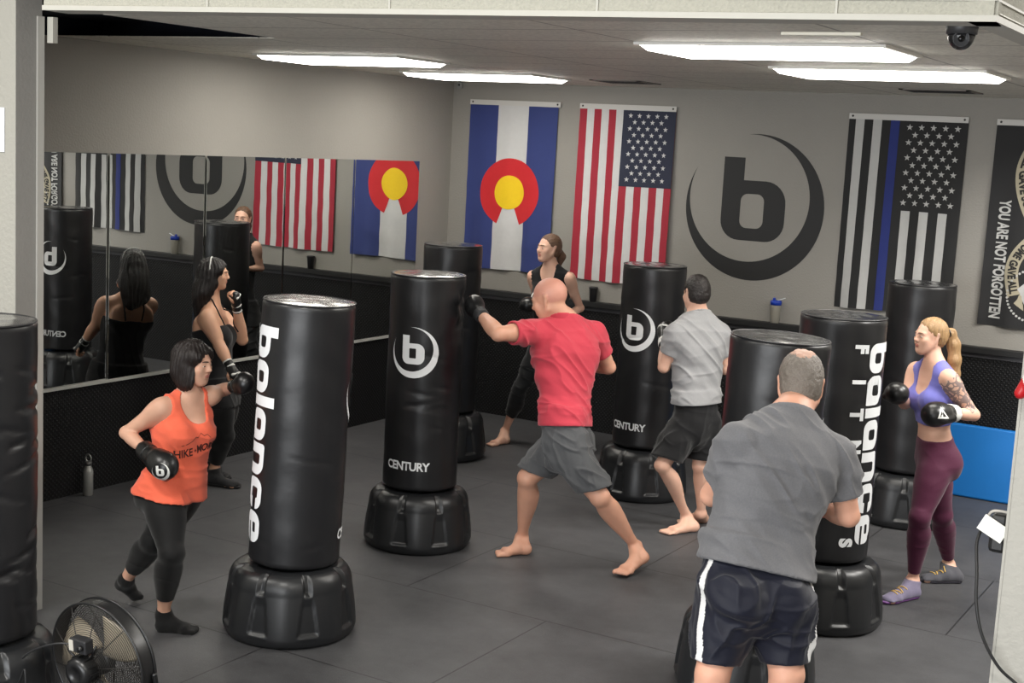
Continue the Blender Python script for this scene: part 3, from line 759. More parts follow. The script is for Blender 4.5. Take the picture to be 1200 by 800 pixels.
# floor fan seen from behind
def fan():
    cpos = at((114,777), 5.72); hd = unit((CF*.86+CR*.5)*[1,1,0]); hd = unit(hd+np.array([0,0,.10]))
    t = empty('floor_fan', (cpos[0], cpos[1], 0)); tag(t, 'round black floor fan with a wire guard, seen from behind', 'fan')
    X = unit(np.cross(hd, (0,0,1))); Y = unit(np.cross(X, hd)); 
    M = Matrix(((X[0],Y[0],-hd[0],0),(X[1],Y[1],-hd[1],0),(X[2],Y[2],-hd[2],cpos[2]),(0,0,0,1)))   # local z points to the rear
    Rf = .258; DZ = .07
    P = lambda r, a, z: (M @ Vector((r*math.cos(a), r*math.sin(a), z)))[:]
    dark = mat('fan_black',(24,24,25),rough=.35); wire = mat('fan_wire',(46,44,42),rough=.4,metal=.4); blade = mat('fan_blade',(168,156,136),rough=.4,metal=.15)
    hoop = MB(); hoop.tube([P(Rf,2*PI*k/72,0) for k in range(72)], .006, 8, closed=True).tube([P(Rf,2*PI*k/72,-DZ) for k in range(72)], .006, 8, closed=True)
    hoop.lathe([(Rf-.002,-DZ),(Rf+.001,-DZ/2),(Rf-.002,0)], 72, M=M, caps=False)
    hoop.build('hoop', dark, t)
    for nm, zz, bow in (('rear_guard', .0, .055), ('front_guard', -DZ, -.03)):
        g = MB()
        for k in range(24):
            r = .06+(Rf-.062)*k/24; z = zz+bow*(1-(r/Rf)**2)
            g.tube([P(r,2*PI*j/56,z) for j in range(56)], .0014, 4, closed=True)
        for k in range(10):
            a = 2*PI*k/10+.2; g.tube([P(r, a, zz+bow*(1-(r/Rf)**2)+.001) for r in (.05,.10,.15,.20,.24,Rf)], .0022, 5)
        g.build(nm, wire, t)
    for k in range(3):
        a0_ = 2*PI*k/3+.5; V = []; Fs = []; nr, na = 10, 12
        for i in range(nr+1):
            r = .05+(Rf-.085)*i/nr; wdt = Rr(64)*(1-.18*abs(i/nr-.6))
            for j in range(na+1):
                s = j/na-.5; V.append(P(r, a0_+s*wdt+.35*(i/nr), -.035+s*.055+.006*math.cos(s*3)))
        n1 = na+1
        for i in range(nr):
            for j in range(na): Fs.append((i*n1+j, i*n1+j+1, (i+1)*n1+j+1, (i+1)*n1+j))
        o = MB().add(V, Fs, 0, True).build('blade', blade, t)
        so = o.modifiers.new('s','SOLIDIFY'); so.thickness = .003
    MB().lathe([(0,-.06),(.05,-.055),(.055,-.02),(.05,-.01)], 32, M=M).build('hub', dark, t)
    mo = MB().lathe([(.045,.02),(.062,.03),(.064,.10),(.056,.118),(.03,.124),(.028,.118),(0,.118)], 40, M=M)
    for k in range(12):
        a = 2*PI*k/12; mo.box((.056,-.004,.035),(.069,.004,.10), M=M @ Matrix.Rotation(a,4,'Z'))
    mo.build('motor', dark, t)
    for k in range(4):
        br = MB(); a = PI/4+k*PI/2+.3; br.tube([P(.05,a,.05),P(.10,a,.055),P(.125,a,.05)], .005, 6)
        br.build('motor_bracket', dark, t)
    bx = MB().box((-.042,.085,.055),(.05,.145,.10), M=M, bev=.006); bx.build('switch_box', mat('switch_box',(40,40,42),rough=.4), t)
    so = MB().box((-.042,.092,.1),(-.018,.138,.1025), M=M); so.build('label_plate', mat('label_pale',(190,186,176),rough=.5), t)
    MB().lathe([(.012,.10),(.012,.115),(0,.116)], 16, M=M @ Matrix.Translation((.028,.115,0))).build('speed_knob', dark, t)
    st = MB()
    st.tube(smooth_path([P(Rf+.008,PI,-.055),P(Rf+.02,PI*1.12,-.055),(X[0]*-.2,X[1]*-.2,.03),(X[0]*-.16-hd[0]*.13,X[1]*-.16-hd[1]*.13,.016)]), .011, 10)
    st.tube(smooth_path([P(Rf+.008,0,-.055),P(Rf+.02,-PI*.12,-.055),(X[0]*.2,X[1]*.2,.03),(X[0]*.16-hd[0]*.13,X[1]*.16-hd[1]*.13,.016)]), .011, 10)
    st.tube([(X[0]*-.2-hd[0]*.0,X[1]*-.2,.016),(X[0]*.2,X[1]*.2,.016)], .011, 10)
    st.build('stand', dark, t)
    a = P(-.0,PI/2,0)
    b0 = Vector(P(.115,PI*.62,.08)); L = Vector((-X[0],-X[1],0)); Bk = Vector((-hd[0],-hd[1],0))
    pts = [b0, b0+L*.07+Bk*.03+Vector((0,0,-.005)), b0+L*.19+Bk*.05+Vector((0,0,-.06)), b0+L*.27+Bk*.06+Vector((0,0,-.14)), b0+L*.28+Bk*.08+Vector((0,0,-.20)), b0+L*.22+Bk*.09+Vector((0,0,-.19)), b0+L*.17+Bk*.10+Vector((0,0,-.12)), b0+L*.165+Bk*.10+Vector((0,0,-.25)), b0+L*.19+Bk*.10+Vector((0,0,-b0.z+.008)), b0+L*.5+Bk*.1+Vector((0,0,-b0.z+.008))]
    MB().tube(smooth_path([p[:] for p in pts]), .0045, 6).build('power_cord', mat('fan_cord',(30,30,31),rough=.5), t)
fan()
# ================================================================== PEOPLE (distance fields meshed to one surface each)
BIG = 1.0
def smin(a, b, k):
    if k <= 0: return np.minimum(a, b)
    h = np.maximum(k-np.abs(a-b), 0)/k
    return np.minimum(a, b)-h*h*k*.25
class Grid:
    def __init__(s, lo, hi, res):
        s.res = res; s.lo = np.asarray(lo, float); n = np.ceil((np.asarray(hi)-s.lo)/res).astype(int)+1; s.n = n
        s.ax = [(s.lo[i]+res*np.arange(n[i])).astype(np.float32) for i in range(3)]
    def new(s, v=BIG): return np.full(s.n, v, np.float32)
    def sl(s, lo, hi):
        a = np.clip(np.floor((np.asarray(lo)-s.lo)/s.res).astype(int), 0, s.n); b = np.clip(np.ceil((np.asarray(hi)-s.lo)/s.res).astype(int)+1, 0, s.n)
        return tuple(slice(a[i], b[i]) for i in range(3))
    def pts(s, sl):
        return s.ax[0][sl[0]][:,None,None], s.ax[1][sl[1]][None,:,None], s.ax[2][sl[2]][None,None,:]
    def put(s, f, prim, k=0.0, sub=False, margin=.07):
        lo, hi, fn = prim
        m = margin+k
        sl = s.sl(np.asarray(lo)-m, np.asarray(hi)+m)
        if any(q.stop <= q.start for q in sl): return f
        d = fn(*s.pts(sl)).astype(np.float32)
        if sub: f[sl] = -smin(-f[sl], d, k)
        else: f[sl] = smin(f[sl], d, k)
        return f
def rc(a, b, ra, rb, flat=None):
    """tapered capsule a->b; flat = (axis, factor) squeezes it along an axis"""
    a = np.asarray(a, float); b = np.asarray(b, float); ba = b-a; L2 = float(ba@ba)+1e-12; r = max(ra, rb)*1.05
    def fn(x, y, z):
        px, py, pz = x-a[0], y-a[1], z-a[2]
        t = np.clip((px*ba[0]+py*ba[1]+pz*ba[2])/L2, 0, 1)
        qx, qy, qz = px-t*ba[0], py-t*ba[1], pz-t*ba[2]
        d2 = qx*qx+qy*qy+qz*qz
        if flat is not None:
            n, s = flat; q = qx*n[0]+qy*n[1]+qz*n[2]
            d2 = d2+q*q*(1/(s*s)-1); return (np.sqrt(d2)-(ra+(rb-ra)*t))*(.5+.5*min(1, s))
        return np.sqrt(d2)-(ra+(rb-ra)*t)
    return np.minimum(a, b)-r, np.maximum(a, b)+r, fn
def limb(a, b, prof, dirv, side=1.0):
    """a->b with a smooth radius profile (t, radius, offset along dirv); side > 1 widens it across dirv"""
    a = np.asarray(a, float); b = np.asarray(b, float); ba = b-a; L2 = float(ba@ba)+1e-12; ax = ba/math.sqrt(L2)
    dv = unit(np.asarray(dirv)-ax*(np.asarray(dirv)@ax))
    T = np.linspace(0, 1, 65); ts = [q[0] for q in prof]
    def sm(vals):
        r = np.interp(T, ts, vals); k = np.hanning(13); k /= k.sum(); return np.convolve(np.pad(r, 6, mode='edge'), k, 'valid')
    R_, O_ = sm([q[1] for q in prof]), sm([q[2] for q in prof]); m = max(q[1] for q in prof)+max(abs(q[2]) for q in prof)
    def fn(x, y, z):
        px, py, pz = x-a[0], y-a[1], z-a[2]
        t = np.clip((px*ba[0]+py*ba[1]+pz*ba[2])/L2, 0, 1); o = np.interp(t, T, O_)
        qx, qy, qz = px-t*ba[0]-o*dv[0], py-t*ba[1]-o*dv[1], pz-t*ba[2]-o*dv[2]
        return np.sqrt(qx*qx+qy*qy+qz*qz)-np.interp(t, T, R_)
    return np.minimum(a, b)-m*1.05, np.maximum(a, b)+m*1.05, fn
def ell(c, rad, X, Y, Z):
    c = np.asarray(c, float); X, Y, Z = map(unit, (X, Y, Z)); rx, ry, rz = rad; m = max(rad)
    def fn(x, y, z):
        px, py, pz = x-c[0], y-c[1], z-c[2]
        u = (px*X[0]+py*X[1]+pz*X[2]); v = (px*Y[0]+py*Y[1]+pz*Y[2]); w = (px*Z[0]+py*Z[1]+pz*Z[2])
        k0 = np.sqrt((u/rx)**2+(v/ry)**2+(w/rz)**2); k1 = np.sqrt((u/rx**2)**2+(v/ry**2)**2+(w/rz**2)**2)
        return k0*(k0-1)/(k1+1e-9)
    return c-m, c+m, fn
def plane(p, n):
    p = np.asarray(p, float).astype(np.float32); n = unit(n).astype(np.float32)
    return lambda x, y, z: (x-p[0])*n[0]+(y-p[1])*n[1]+(z-p[2])*n[2]
def loft(P, N, latp, latc, stations, pw=2.3):
    """torso: stations (t, half width, half depth, forward offset) between hips P and neck N"""
    P = np.asarray(P, float); N = np.asarray(N, float); ax = N-P; L = np.linalg.norm(ax); up = ax/L
    T = [s[0] for s in stations]; A = [s[1] for s in stations]; B = [s[2] for s in stations]; O_ = [s[3] for s in stations]
    lo = np.minimum(P, N)-.34; hi = np.maximum(P, N)+.3
    latp = unit(latp-up*(latp@up)); latc = unit(latc-up*(latc@up))
    t0, t1 = T[0], T[-1]
    def fn(x, y, z):
        px, py, pz = x-P[0], y-P[1], z-P[2]
        t = (px*up[0]+py*up[1]+pz*up[2])/L; tc = np.clip(t, t0, t1)
        s = np.clip((tc-.12)/.65, 0, 1); s = s*s*(3-2*s)
        lx, ly, lz = (latp[i]*(1-s)+latc[i]*s for i in range(3)); ln = np.sqrt(lx*lx+ly*ly+lz*lz); lx, ly, lz = lx/ln, ly/ln, lz/ln
        fx_, fy_, fz_ = up[1]*lz-up[2]*ly, up[2]*lx-up[0]*lz, up[0]*ly-up[1]*lx     # up x right = forward
        a = np.interp(tc, T, A); b = np.interp(tc, T, B); o = np.interp(tc, T, O_)
        u = px*lx+py*ly+pz*lz; v = px*fx_+py*fy_+pz*fz_-o
        k = (np.abs(u/a)**pw+np.abs(v/b)**pw)**(1/pw)
        d = (k-1)*np.minimum(a, b)
        return np.where(t == tc, d, np.sqrt(np.maximum(d, 0)**2+((t-tc)*L)**2)+np.minimum(d, 0)*.0)
    return lo, hi, fn

def vnoise(P, seed=0):
    P = np.asarray(P, np.float64); i = np.floor(P).astype(np.int64); f = P-i; f = f*f*(3-2*f)
    def h(a):
        n = (a[:,0]*374761393+a[:,1]*668265263+a[:,2]*2147483647+seed*1274126177) & 0xffffffff
        n = ((n ^ (n >> 13))*1274126177) & 0xffffffff; n = n ^ (n >> 16)
        return (n & 0xffff)/65535.0
    r = 0
    for dx in (0,1):
        for dy in (0,1):
            for dz in (0,1):
                w = (f[:,0] if dx else 1-f[:,0])*(f[:,1] if dy else 1-f[:,1])*(f[:,2] if dz else 1-f[:,2])
                r = r+w*h(i+np.array([dx,dy,dz]))
    return r
def vnormals(V, Q):
    n = np.cross(V[Q[:,2]]-V[Q[:,0]], V[Q[:,3]]-V[Q[:,1]]); N = np.zeros_like(V)
    for k in range(4): np.add.at(N, Q[:,k], n)
    return N/(np.linalg.norm(N, axis=1, keepdims=True)+1e-12)
def extract(g, f):
    """field -> vertices, quads facing outwards; cropped to where it is needed"""
    m = f < g.res*3
    if not m.any(): return None, None
    sl = []
    for ax in range(3):
        w = np.where(m.any(axis=tuple(i for i in range(3) if i != ax)))[0]; sl.append(slice(max(0, w[0]-2), w[-1]+3))
    sub = np.ascontiguousarray(np.clip(f[tuple(sl)], -4*g.res, 4*g.res))
    sub[[0,-1]] = np.maximum(sub[[0,-1]], g.res); sub[:,[0,-1]] = np.maximum(sub[:,[0,-1]], g.res); sub[:,:,[0,-1]] = np.maximum(sub[:,:,[0,-1]], g.res)
    vg = vdb.FloatGrid(background=float(4*g.res)); vg.copyFromArray(sub)
    V, Q = vg.convertToQuads(isovalue=0.0)
    V = V.astype(np.float64)*g.res+g.lo+np.array([s.start for s in sl])*g.res; Q = Q.astype(np.int64)
    N = vnormals(V, Q)
    # outward test against the field's gradient
    i = np.clip(np.round((V+N*g.res*1.5-g.lo)/g.res).astype(int), 0, g.n-1); j = np.clip(np.round((V-N*g.res*1.5-g.lo)/g.res).astype(int), 0, g.n-1)
    if (f[i[:,0],i[:,1],i[:,2]] < f[j[:,0],j[:,1],j[:,2]]).mean() > .5: Q = Q[:,::-1]
    return V, Q
def relax(V, Q, n=1, w=.5):
    for _ in range(n):
        S = np.zeros_like(V); c = np.zeros(len(V))
        for k in range(4):
            a, b = Q[:,k], Q[:,(k+1)%4]
            np.add.at(S, a, V[b]); np.add.at(c, a, 1); np.add.at(S, b, V[a]); np.add.at(c, b, 1)
        V = V*(1-w)+w*S/np.maximum(c, 1)[:,None]
    return V

EYE_W = mat('eye_white', (222,216,210), rough=.25); EYE_D = mat('eye_dark', (40,28,20), rough=.2)
HEAD = .115
class Figure:
    def __init__(s, J, h=1.75, female=False, girth=1.0, hf=(0,-1,0), hu=(0,0,1), head_s=None, res=.0055, muscle=1.0, belly=0.0, bust=1.0, legs=1.0, name='person'):
        s.J = {k: np.asarray(v, float) for k, v in J.items()}; J = s.J; s.h = h; s.k = h/1.75; s.fem = female; s.g = girth; s.mu = muscle
        pts = np.array([v for k_, v in J.items() if not k_.startswith('PN')]); lo = pts.min(0)-[.17,.17,.1]; lo[2] = max(lo[2], -.02); s.G = Grid(lo, np.maximum(pts.max(0)+[.17,.17,.1], s.J['HD']+[.15,.15,.15]), res)
        s.hf = unit(hf); s.hu = unit(np.asarray(hu)-s.hf*(np.asarray(hu)@s.hf)); s.hr = np.cross(s.hf, s.hu)
        s.hs = head_s or s.k*(.97 if female else 1.0)
        s.latp = unit(J['HR']-J['HL']); s.latc = unit(J['SR']-J['SL']); s.up = unit(J['N']-J['P'])
        s.fp = unit(np.cross(s.up, s.latp)); s.fc = unit(np.cross(s.up, s.latc)); s.belly = belly; s.bust = bust; s.lg = legs
        s.F = {}
        s.torso(); s.arms(); s.legs(); s.head()
    def hp(s, r, f, u): return s.J['HD']+(s.hr*r+s.hf*f+s.hu*u)*s.hs
    def torso(s):
        k, g = s.k, s.g; G = s.G
        if s.fem:
            st = [(-.26,.05,.04,0),(-.16,.135,.10,-.012),(-.03,.175,.122,-.012),(.12,.165,.110,-.004),(.34,.124,.088,.004),(.52,.132,.094,.004),(.70,.148,.104,0),(.84,.142,.088,-.006),(.95,.10,.066,-.010),(1.04,.052,.048,-.012)]
        else:
            st = [(-.26,.05,.04,0),(-.16,.135,.10,-.01),(-.03,.166,.118,-.012),(.12,.160,.110,-.004),(.34,.148,.102,.002),(.55,.164,.112,.002),(.74,.178,.120,0),(.86,.165,.102,-.008),(.95,.115,.074,-.012),(1.04,.06,.055,-.014)]
        gg = lambda t: 1+(g-1)*(1 if t < .8 else max(.25, 1-(t-.8)*4))
        st = [(t, a*k*gg(t), b*k*gg(t)*(1+.15*(g-1)), o+s.belly*math.exp(-((t-.3)/.25)**2)) for t, a, b, o in st]
        f = G.new(); G.put(f, loft(s.J['P'], s.J['N'], s.latp, s.latc, st), margin=.05)
        P, N = s.J['P'], s.J['N']; L = np.linalg.norm(N-P); at_ = lambda t: P+(N-P)*t
        for sd in (-1, 1):      # glutes, breasts or pectorals, shoulder blades, trapezius
            c = at_(-.04)+s.latp*sd*.078*k*g-s.fp*.062*k*g
            G.put(f, ell(c, (.088*k*g,.082*k*g,.10*k), s.latp, s.fp, s.up), .04)
            if s.fem:
                c = at_(.66)+s.latc*sd*.066*k+s.fc*.078*k; b = s.bust
                G.put(f, ell(c, (.064*k*b,.060*k*b,.064*k*b), s.latc, s.fc, s.up), .035)
            else:
                c = at_(.74)+s.latc*sd*.075*k+s.fc*.07*k*g; G.put(f, ell(c, (.085*k*g,.05*k*g,.07*k), s.latc, s.fc, s.up), .04)
            c = at_(.76)+s.latc*sd*.085*k*g-s.fc*.075*k*g; G.put(f, ell(c, (.066*k*g,.035*k*g,.09*k), s.latc, s.fc, s.up), .045)
            S = s.J['SR'] if sd > 0 else s.J['SL']
            r1, r2 = (.048, .042) if s.fem else (.058, .052)
            G.put(f, rc(at_(.93)+s.latc*sd*.03*k-s.fc*.01, S+s.up*.004, r1*k, r2*k), .05)
            G.put(f, rc(at_(1.06)-s.fc*.008, S*.62+at_(1.0)*.38+s.up*.006*k, (.030 if s.fem else .040)*k, (.026 if s.fem else .036)*k), .05)
        s.F['torso'] = f
    def arms(s):
        k = s.k; m = s.mu*(.84 if s.fem else 1.0); J = s.J; G = s.G
        for sd in 'LR':
            S, E, W = J['S'+sd], J['E'+sd], J['W'+sd]; u = unit(E-S); w = unit(W-E)
            out = s.latc*(1 if sd == 'R' else -1)
            f = G.new()
            bend = unit(w-u*(w@u)+1e-4*s.up); sc = k*m
            G.put(f, limb(S, E, [(0,.052*sc,0),(.18,.055*sc,0),(.42,.050*sc,.003*k),(.6,.047*sc,.005*k),(.82,.040*sc,0),(1,.037*sc,0)], bend))
            G.put(f, ell(S+out*.010*k+u*.035*k, (.046*sc,.046*sc,.068*k), np.cross(u, bend), bend, u), .03)
            s.F['upper'+sd] = f
            f = G.new(); Lf = np.linalg.norm(W-E)
            G.put(f, limb(E, W, [(0,.037*sc,0),(.22,.0425*sc,0),(.4,.041*sc,0),(.7,.032*sc,0),(1,.0265*sc,0)], bend))
            G.put(f, ell(E-bend*.006*k, (.030*sc,.030*sc,.034*k), bend, np.cross(u, bend), u), .02)
            s.hand(f, sd, W, w)
            s.F['fore'+sd] = f
    def hand(s, f, sd, W, w):
        """palm, four bent fingers and a thumb; J may give the palm normal PN_L / PN_R"""
        G, k = s.G, s.k*(.9 if s.fem else 1.0)
        pn = s.J.get('PN'+sd); pn = unit(pn) if pn is not None else unit(np.cross(w, s.up)+1e-3)
        pn = unit(pn-w*(pn@w)); ac = np.cross(pn, w)*(1 if sd == 'R' else -1)      # towards the thumb side
        s.hframe = getattr(s, 'hframe', {}); s.hframe[sd] = (W, w, pn, ac)
        G.put(f, rc(W, W+w*.05*k, .026*k, .030*k, (pn, .62)), .015); G.put(f, rc(W+w*.04*k+ac*.018*k, W+w*.088*k+ac*.022*k, .022*k, .018*k, (pn, .8)), .012)
        G.put(f, rc(W+w*.04*k-ac*.014*k, W+w*.082*k-ac*.022*k, .022*k, .017*k, (pn, .8)), .012)
        for i, (o, L) in enumerate(((.031, .036), (.010, .040), (-.011, .037), (-.031, .030))):
            a = W+w*.088*k+ac*o*k; b = a+(w*.75+pn*.55)*L*k; c = b+(pn*.95-w*.25)*L*.75*k; d = c+(-w*.9+pn*.1)*L*.55*k
            G.put(f, rc(a, b, .0105*k, .0098*k), .006); G.put(f, rc(b, c, .0098*k, .009*k), .003); G.put(f, rc(c, d, .009*k, .008*k), .002)
        a = W+w*.03*k+ac*.026*k; b = a+(w*.035+ac*.026+pn*.012)*k; c = b+(w*.03+pn*.02-ac*.004)*k
        G.put(f, rc(a, b, .015*k, .0115*k), .008); G.put(f, rc(b, c, .0115*k, .0095*k), .003)
    def legs(s):
        k, J, G = s.k, s.J, s.G; m = ((s.g-1)*.55+1)*s.lg; ml = m*s.mu
        for sd in 'LR':
            H, K, A = J['H'+sd], J['K'+sd], J['A'+sd]; u = unit(K-H); w = unit(A-K)
            bend = unit((u-w)-u*((u-w)@u)+s.fp*.05)               # the way the knee points
            f = G.new(); q = 1.04 if s.fem else 1.0
            G.put(f, limb(H, K, [(0,.090*k*m*q,0),(.25,.084*k*ml*q,.006*k),(.5,.074*k*ml*q,.008*k),(.75,.060*k*ml,.004*k),(.9,.052*k*ml,0),(1,.0495*k*ml,0)], bend))
            G.put(f, ell(K+bend*.012*k, (.034*k*ml,.028*k*ml,.042*k), np.cross(u, bend), bend, u), .03)
            s.F['thigh'+sd] = f
            f = G.new(); bk = -unit(bend-w*(bend@w))
            G.put(f, limb(K, A, [(0,.050*k*ml,0),(.10,.048*k*ml,.004*k),(.28,.058*k*ml,.018*k),(.46,.051*k*ml,.015*k),(.68,.037*k*ml,.005*k),(.86,.031*k*m,0),(1,.031*k*m,0)], bk))
            G.put(f, rc(K*.15+A*.85+bk*.016*k, A+bk*.024*k, .013*k, .013*k), .02)
            sidev = unit(np.cross(w, bk))
            for q_ in (-1, 1): G.put(f, ell(A+sidev*q_*.024*k+np.array([0,0,.004]), (.013*k,.015*k,.015*k), sidev, bk, w), .014)
            s.foot(f, sd); s.F['shin'+sd] = f
    def foot(s, f, sd):
        G, k, J = s.G, s.k, s.J; A, Hh, T = J['A'+sd], J['Q'+sd], J['T'+sd]
        d = unit(T-Hh); L = np.linalg.norm(T-Hh); up = unit(np.array([0,0,1.])-d*d[2]); up = up if up[2] > 0 else -up
        right = np.cross(d, up); inn = -right if sd == 'R' else right; wd = k*(.92 if s.fem else 1.0)
        s.footf = getattr(s, 'footf', {}); s.footf[sd] = (Hh, d, up, inn, L)
        hc = Hh+d*.034*k+up*.034*k; ball = Hh+d*(L*.70)+up*.020*k; mid = Hh+d*L*.42+up*.040*k
        G.put(f, rc(A, hc, .035*k, .034*k), .015); G.put(f, rc(A+d*.012, mid, .035*k, .031*k), .02)
        G.put(f, rc(hc, ball-inn*.018*wd, .031*k, .022*k), .02); G.put(f, rc(mid+inn*.008*wd, ball+inn*.016*wd, .031*k, .023*k), .02)
        G.put(f, rc(ball-inn*.032*wd, ball+inn*.026*wd, .019*k, .023*k), .015)
        tz = np.array([0,0,1.]); Tb = T.copy(); Tb[2] = max(T[2], 0)
        td = unit(d*[1,1,0]) if T[2] < .02 else d
        for o, r, le in ((.030,.0135,1.0),(.009,.0105,.98),(-.008,.0098,.93),(-.024,.0092,.86),(-.038,.009,.78)):
            a = ball+inn*o*wd-up*.004*k; b = Hh+d*(L*.70)+inn*o*1.08*wd+td*(L*.30-.010)*le+tz*(.0125*k if T[2] < .02 else 0); b[2] = max(b[2], r*.8*k)
            G.put(f, rc(a, b, r*1.1*k, r*k), .006)
        if abs(Hh[2]) < .02:
            sl = G.sl(Hh-.4, Hh+.4); x, y, z = G.pts(sl); f[sl] = np.maximum(f[sl], (.0015-z)+0*x+0*y)
    def head(s):
        G, hs, hp = s.G, s.hs, s.hp; f = G.new(); X, Y, Z = s.hr, s.hf, s.hu; fm = s.fem; q = .94 if fm else 1.0
        E = lambda c, r, kk, sub=False: G.put(f, ell(hp(*c), tuple(v*hs for v in r), X, Y, Z), kk, sub, margin=.04)
        E((0,-.014,.030), (.073,.094,.085), 0); E((0,.026,-.022), (.058*(.95 if fm else 1),.066,.082), .03)
        E((0,.058,-.090), (.025*q,.026,.022), .025)
        for sd in (-1,1):
            G.put(f, rc(hp(sd*.053*q,.004,-.048), hp(sd*.020,.056,-.092), .017*hs, .016*hs), .03)
            E((sd*.043,.062,-.020), (.021,.020,.022), .02); E((sd*.031,.047,-.050), (.022,.024,.030), .03)
            G.put(f, rc(hp(0,.083,.021), hp(sd*.043,.070,.019), (.010 if fm else .013)*hs, .009*hs), .014)
            E((sd*.031,.100,-.001), (.016,.015,.011), .014, True)
            E((sd*.031,.072,-.001), (.0165,.0150,.0115), .006)
            G.put(f, rc(hp(sd*.076,-.012,.022), hp(sd*.072,.0,-.030), .013*hs, .009*hs, (X, .55)), .008)
            E((sd*.084,-.004,.004), (.006,.010,.014), .006, True)
        G.put(f, rc(hp(0,.083,.014), hp(0,.1025,-.023), .0085*hs, .0105*hs), .014)
        for sd in (-1,1): E((sd*.0115,.094,-.028), (.0078,.010,.0072), .006)
        E((0,.0855,-.0515), (.022,.010,.0060), .008); E((0,.0840,-.0625), (.019,.010,.0066), .008)
        E((0,.100,-.0572), (.021,.0065,.0018), .002, True)
        E((0,.098,-.077), (.018,.008,.006), .01, True)
        s.F['head'] = f
        r = .048 if fm else .057
        f2 = G.new(); g_ = 1+(s.g-1)*1.1
        G.put(f2, rc(s.J['N']-s.fc*.004, hp(0,-.022,-.045), r*s.k*1.06*g_, r*s.k*.98*g_))
        s.F['neck'] = f2
    def body(s, parent_name='person', mats=None, matfn=None, disp=None):
        F = s.F; f = F['torso'].copy()
        for sd in 'LR': f = smin(f, F['thigh'+sd], .03)
        for sd in 'LR': f = smin(f, F['upper'+sd], .035)
        f = smin(f, F['neck'], .03); f = smin(f, F['head'], .014)
        for sd in 'LR':
            f = smin(f, F['fore'+sd], .012); f = smin(f, F['shin'+sd], .014)
        s.F['body'] = f
        V, Q = extract(s.G, f)
        mi = matfn(V[Q].mean(1), vnormals(V, Q)[Q[:,0]]) if matfn else None
        if disp is not None: V = V+vnormals(V, Q)*disp(V)[:,None]
        o = link(parent_name, mesh_np(parent_name, V, Q, True, mi), None, mats or []); s.bodyVQ = (V, Q)
        s.obj = o; return o
    def child(s, name, f, m, disp=None, mats=None, matfn=None, rel=1, parent=None):
        V, Q = extract(s.G, f)
        if V is None: print('EMPTY', name); return None
        if rel: V = relax(V, Q, rel)
        if disp is not None: V = V+vnormals(V, Q)*disp(V)[:,None]
        N = vnormals(V, Q)
        mi = matfn(V[Q].mean(1), N[Q[:,0]]) if matfn else None
        o = link(name, mesh_np(name, V, Q, True, mi), parent or s.obj, mats or [m])
        o['_dummy'] = 0; del o['_dummy']
        s.last = (V, Q); return o
    def cut(s, f, p, n):            # keep the side that n points to
        a, b, c = s.G.pts((slice(None),)*3); return np.maximum(f, -plane(p, n)(a, b, c)).astype(np.float32)
    def field(s, prim, k=0.0, f=None, margin=.07):
        f = s.G.new() if f is None else f; return s.G.put(f, prim, k, margin=margin)
    def lips(s, rgbmat_index=1):
        c0 = s.hp(0,.094,-.0575); X, Y, Z = s.hr, s.hf, s.hu; hs = s.hs
        def fn(Pc):
            d = Pc-c0; u = d@X/(.021*hs); v = d@Y/(.022*hs); w = d@Z/(.0105*hs); return (u*u+v*v+w*w) < 1
        return fn
    def eyes(s, brow=None, iris=(60,40,26)):
        im = mat('iris_%d_%d' % (iris[0], iris[2]), iris, rough=.15)
        for sd in (-1,1):
            c = s.hp(sd*.031,.0775,-.001); r = .0125*s.hs; V = []; Fs = []; ms = []; nu, nv = 20, 12
            mb = MB(); q = Matrix(((s.hr[0],s.hu[0],s.hf[0],c[0]),(s.hr[1],s.hu[1],s.hf[1],c[1]),(s.hr[2],s.hu[2],s.hf[2],c[2]),(0,0,0,1)))
            pr = [(r*math.sin(a), r*math.cos(a)) for a in [PI*i/16 for i in range(17)]]
            pr = [(0, r)]+[(r*math.sin(Rr(a)), r*math.cos(Rr(a))) for a in (14,28,42,60,80,100,130,160)]+[(0,-r)]
            mb.lathe(pr[::-1], 18, 0, q)
            mb.v = [tuple(np.array(c)+(np.array(v_)-c)-s.hu*((np.array(v_)-c)@s.hu)*.60) for v_ in mb.v]
            for i, fc in enumerate(mb.f):
                z = np.mean([((Vector(mb.v[j])-Vector(c))@Vector(s.hf)) for j in fc]); mb.m[i] = 1 if z > r*.66 else 0
            mb.build('eye', [EYE_W, im], s.obj)
            if brow is not None:
                b_ = MB(); pts = [s.hp(sd*x, y, z) for x, y, z in ((.012,.0955,.0215),(.024,.0935,.0240),(.036,.0865,.0240),(.048,.075,.0190))]
                b_.tube([tuple(p_) for p_ in pts], [.0024*s.hs,.0032*s.hs,.0028*s.hs,.0014*s.hs], 8); b_.build('eyebrow', brow, s.obj)
    # ---------------- garments
    def glove(s, sd, m, m2=None, name='boxing_glove', size=1.0, cuff_white=False):
        """boxing glove: padded fist, thumb, cuff"""
        W, w, pn, ac = s.hframe[sd]; k = s.k*size; f = s.G.new()
        c = W+w*.115*k
        s.G.put(f, ell(c+pn*.006*k, (.066*k,.060*k,.082*k), ac, pn, w)); s.G.put(f, ell(c+w*.022*k+pn*.022*k, (.060*k,.050*k,.055*k), ac, pn, w), .03)
        s.G.put(f, rc(W+w*.03*k, W+w*.07*k, .046*k, .055*k, (pn, .85)), .025)
        s.G.put(f, rc(W+w*.045*k+ac*.045*k+pn*.018*k, W+w*.135*k+ac*.058*k+pn*.030*k, .024*k, .022*k), .010)
        s.G.put(f, rc(W-w*.055*k, W+w*.03*k, .041*k, .044*k), .012)
        f = s.cut(f, W-w*.055*k, w)
        o = s.child(name, f, m); s.gf = getattr(s, 'gf', {}); s.gf[sd] = (f, s.last, o)
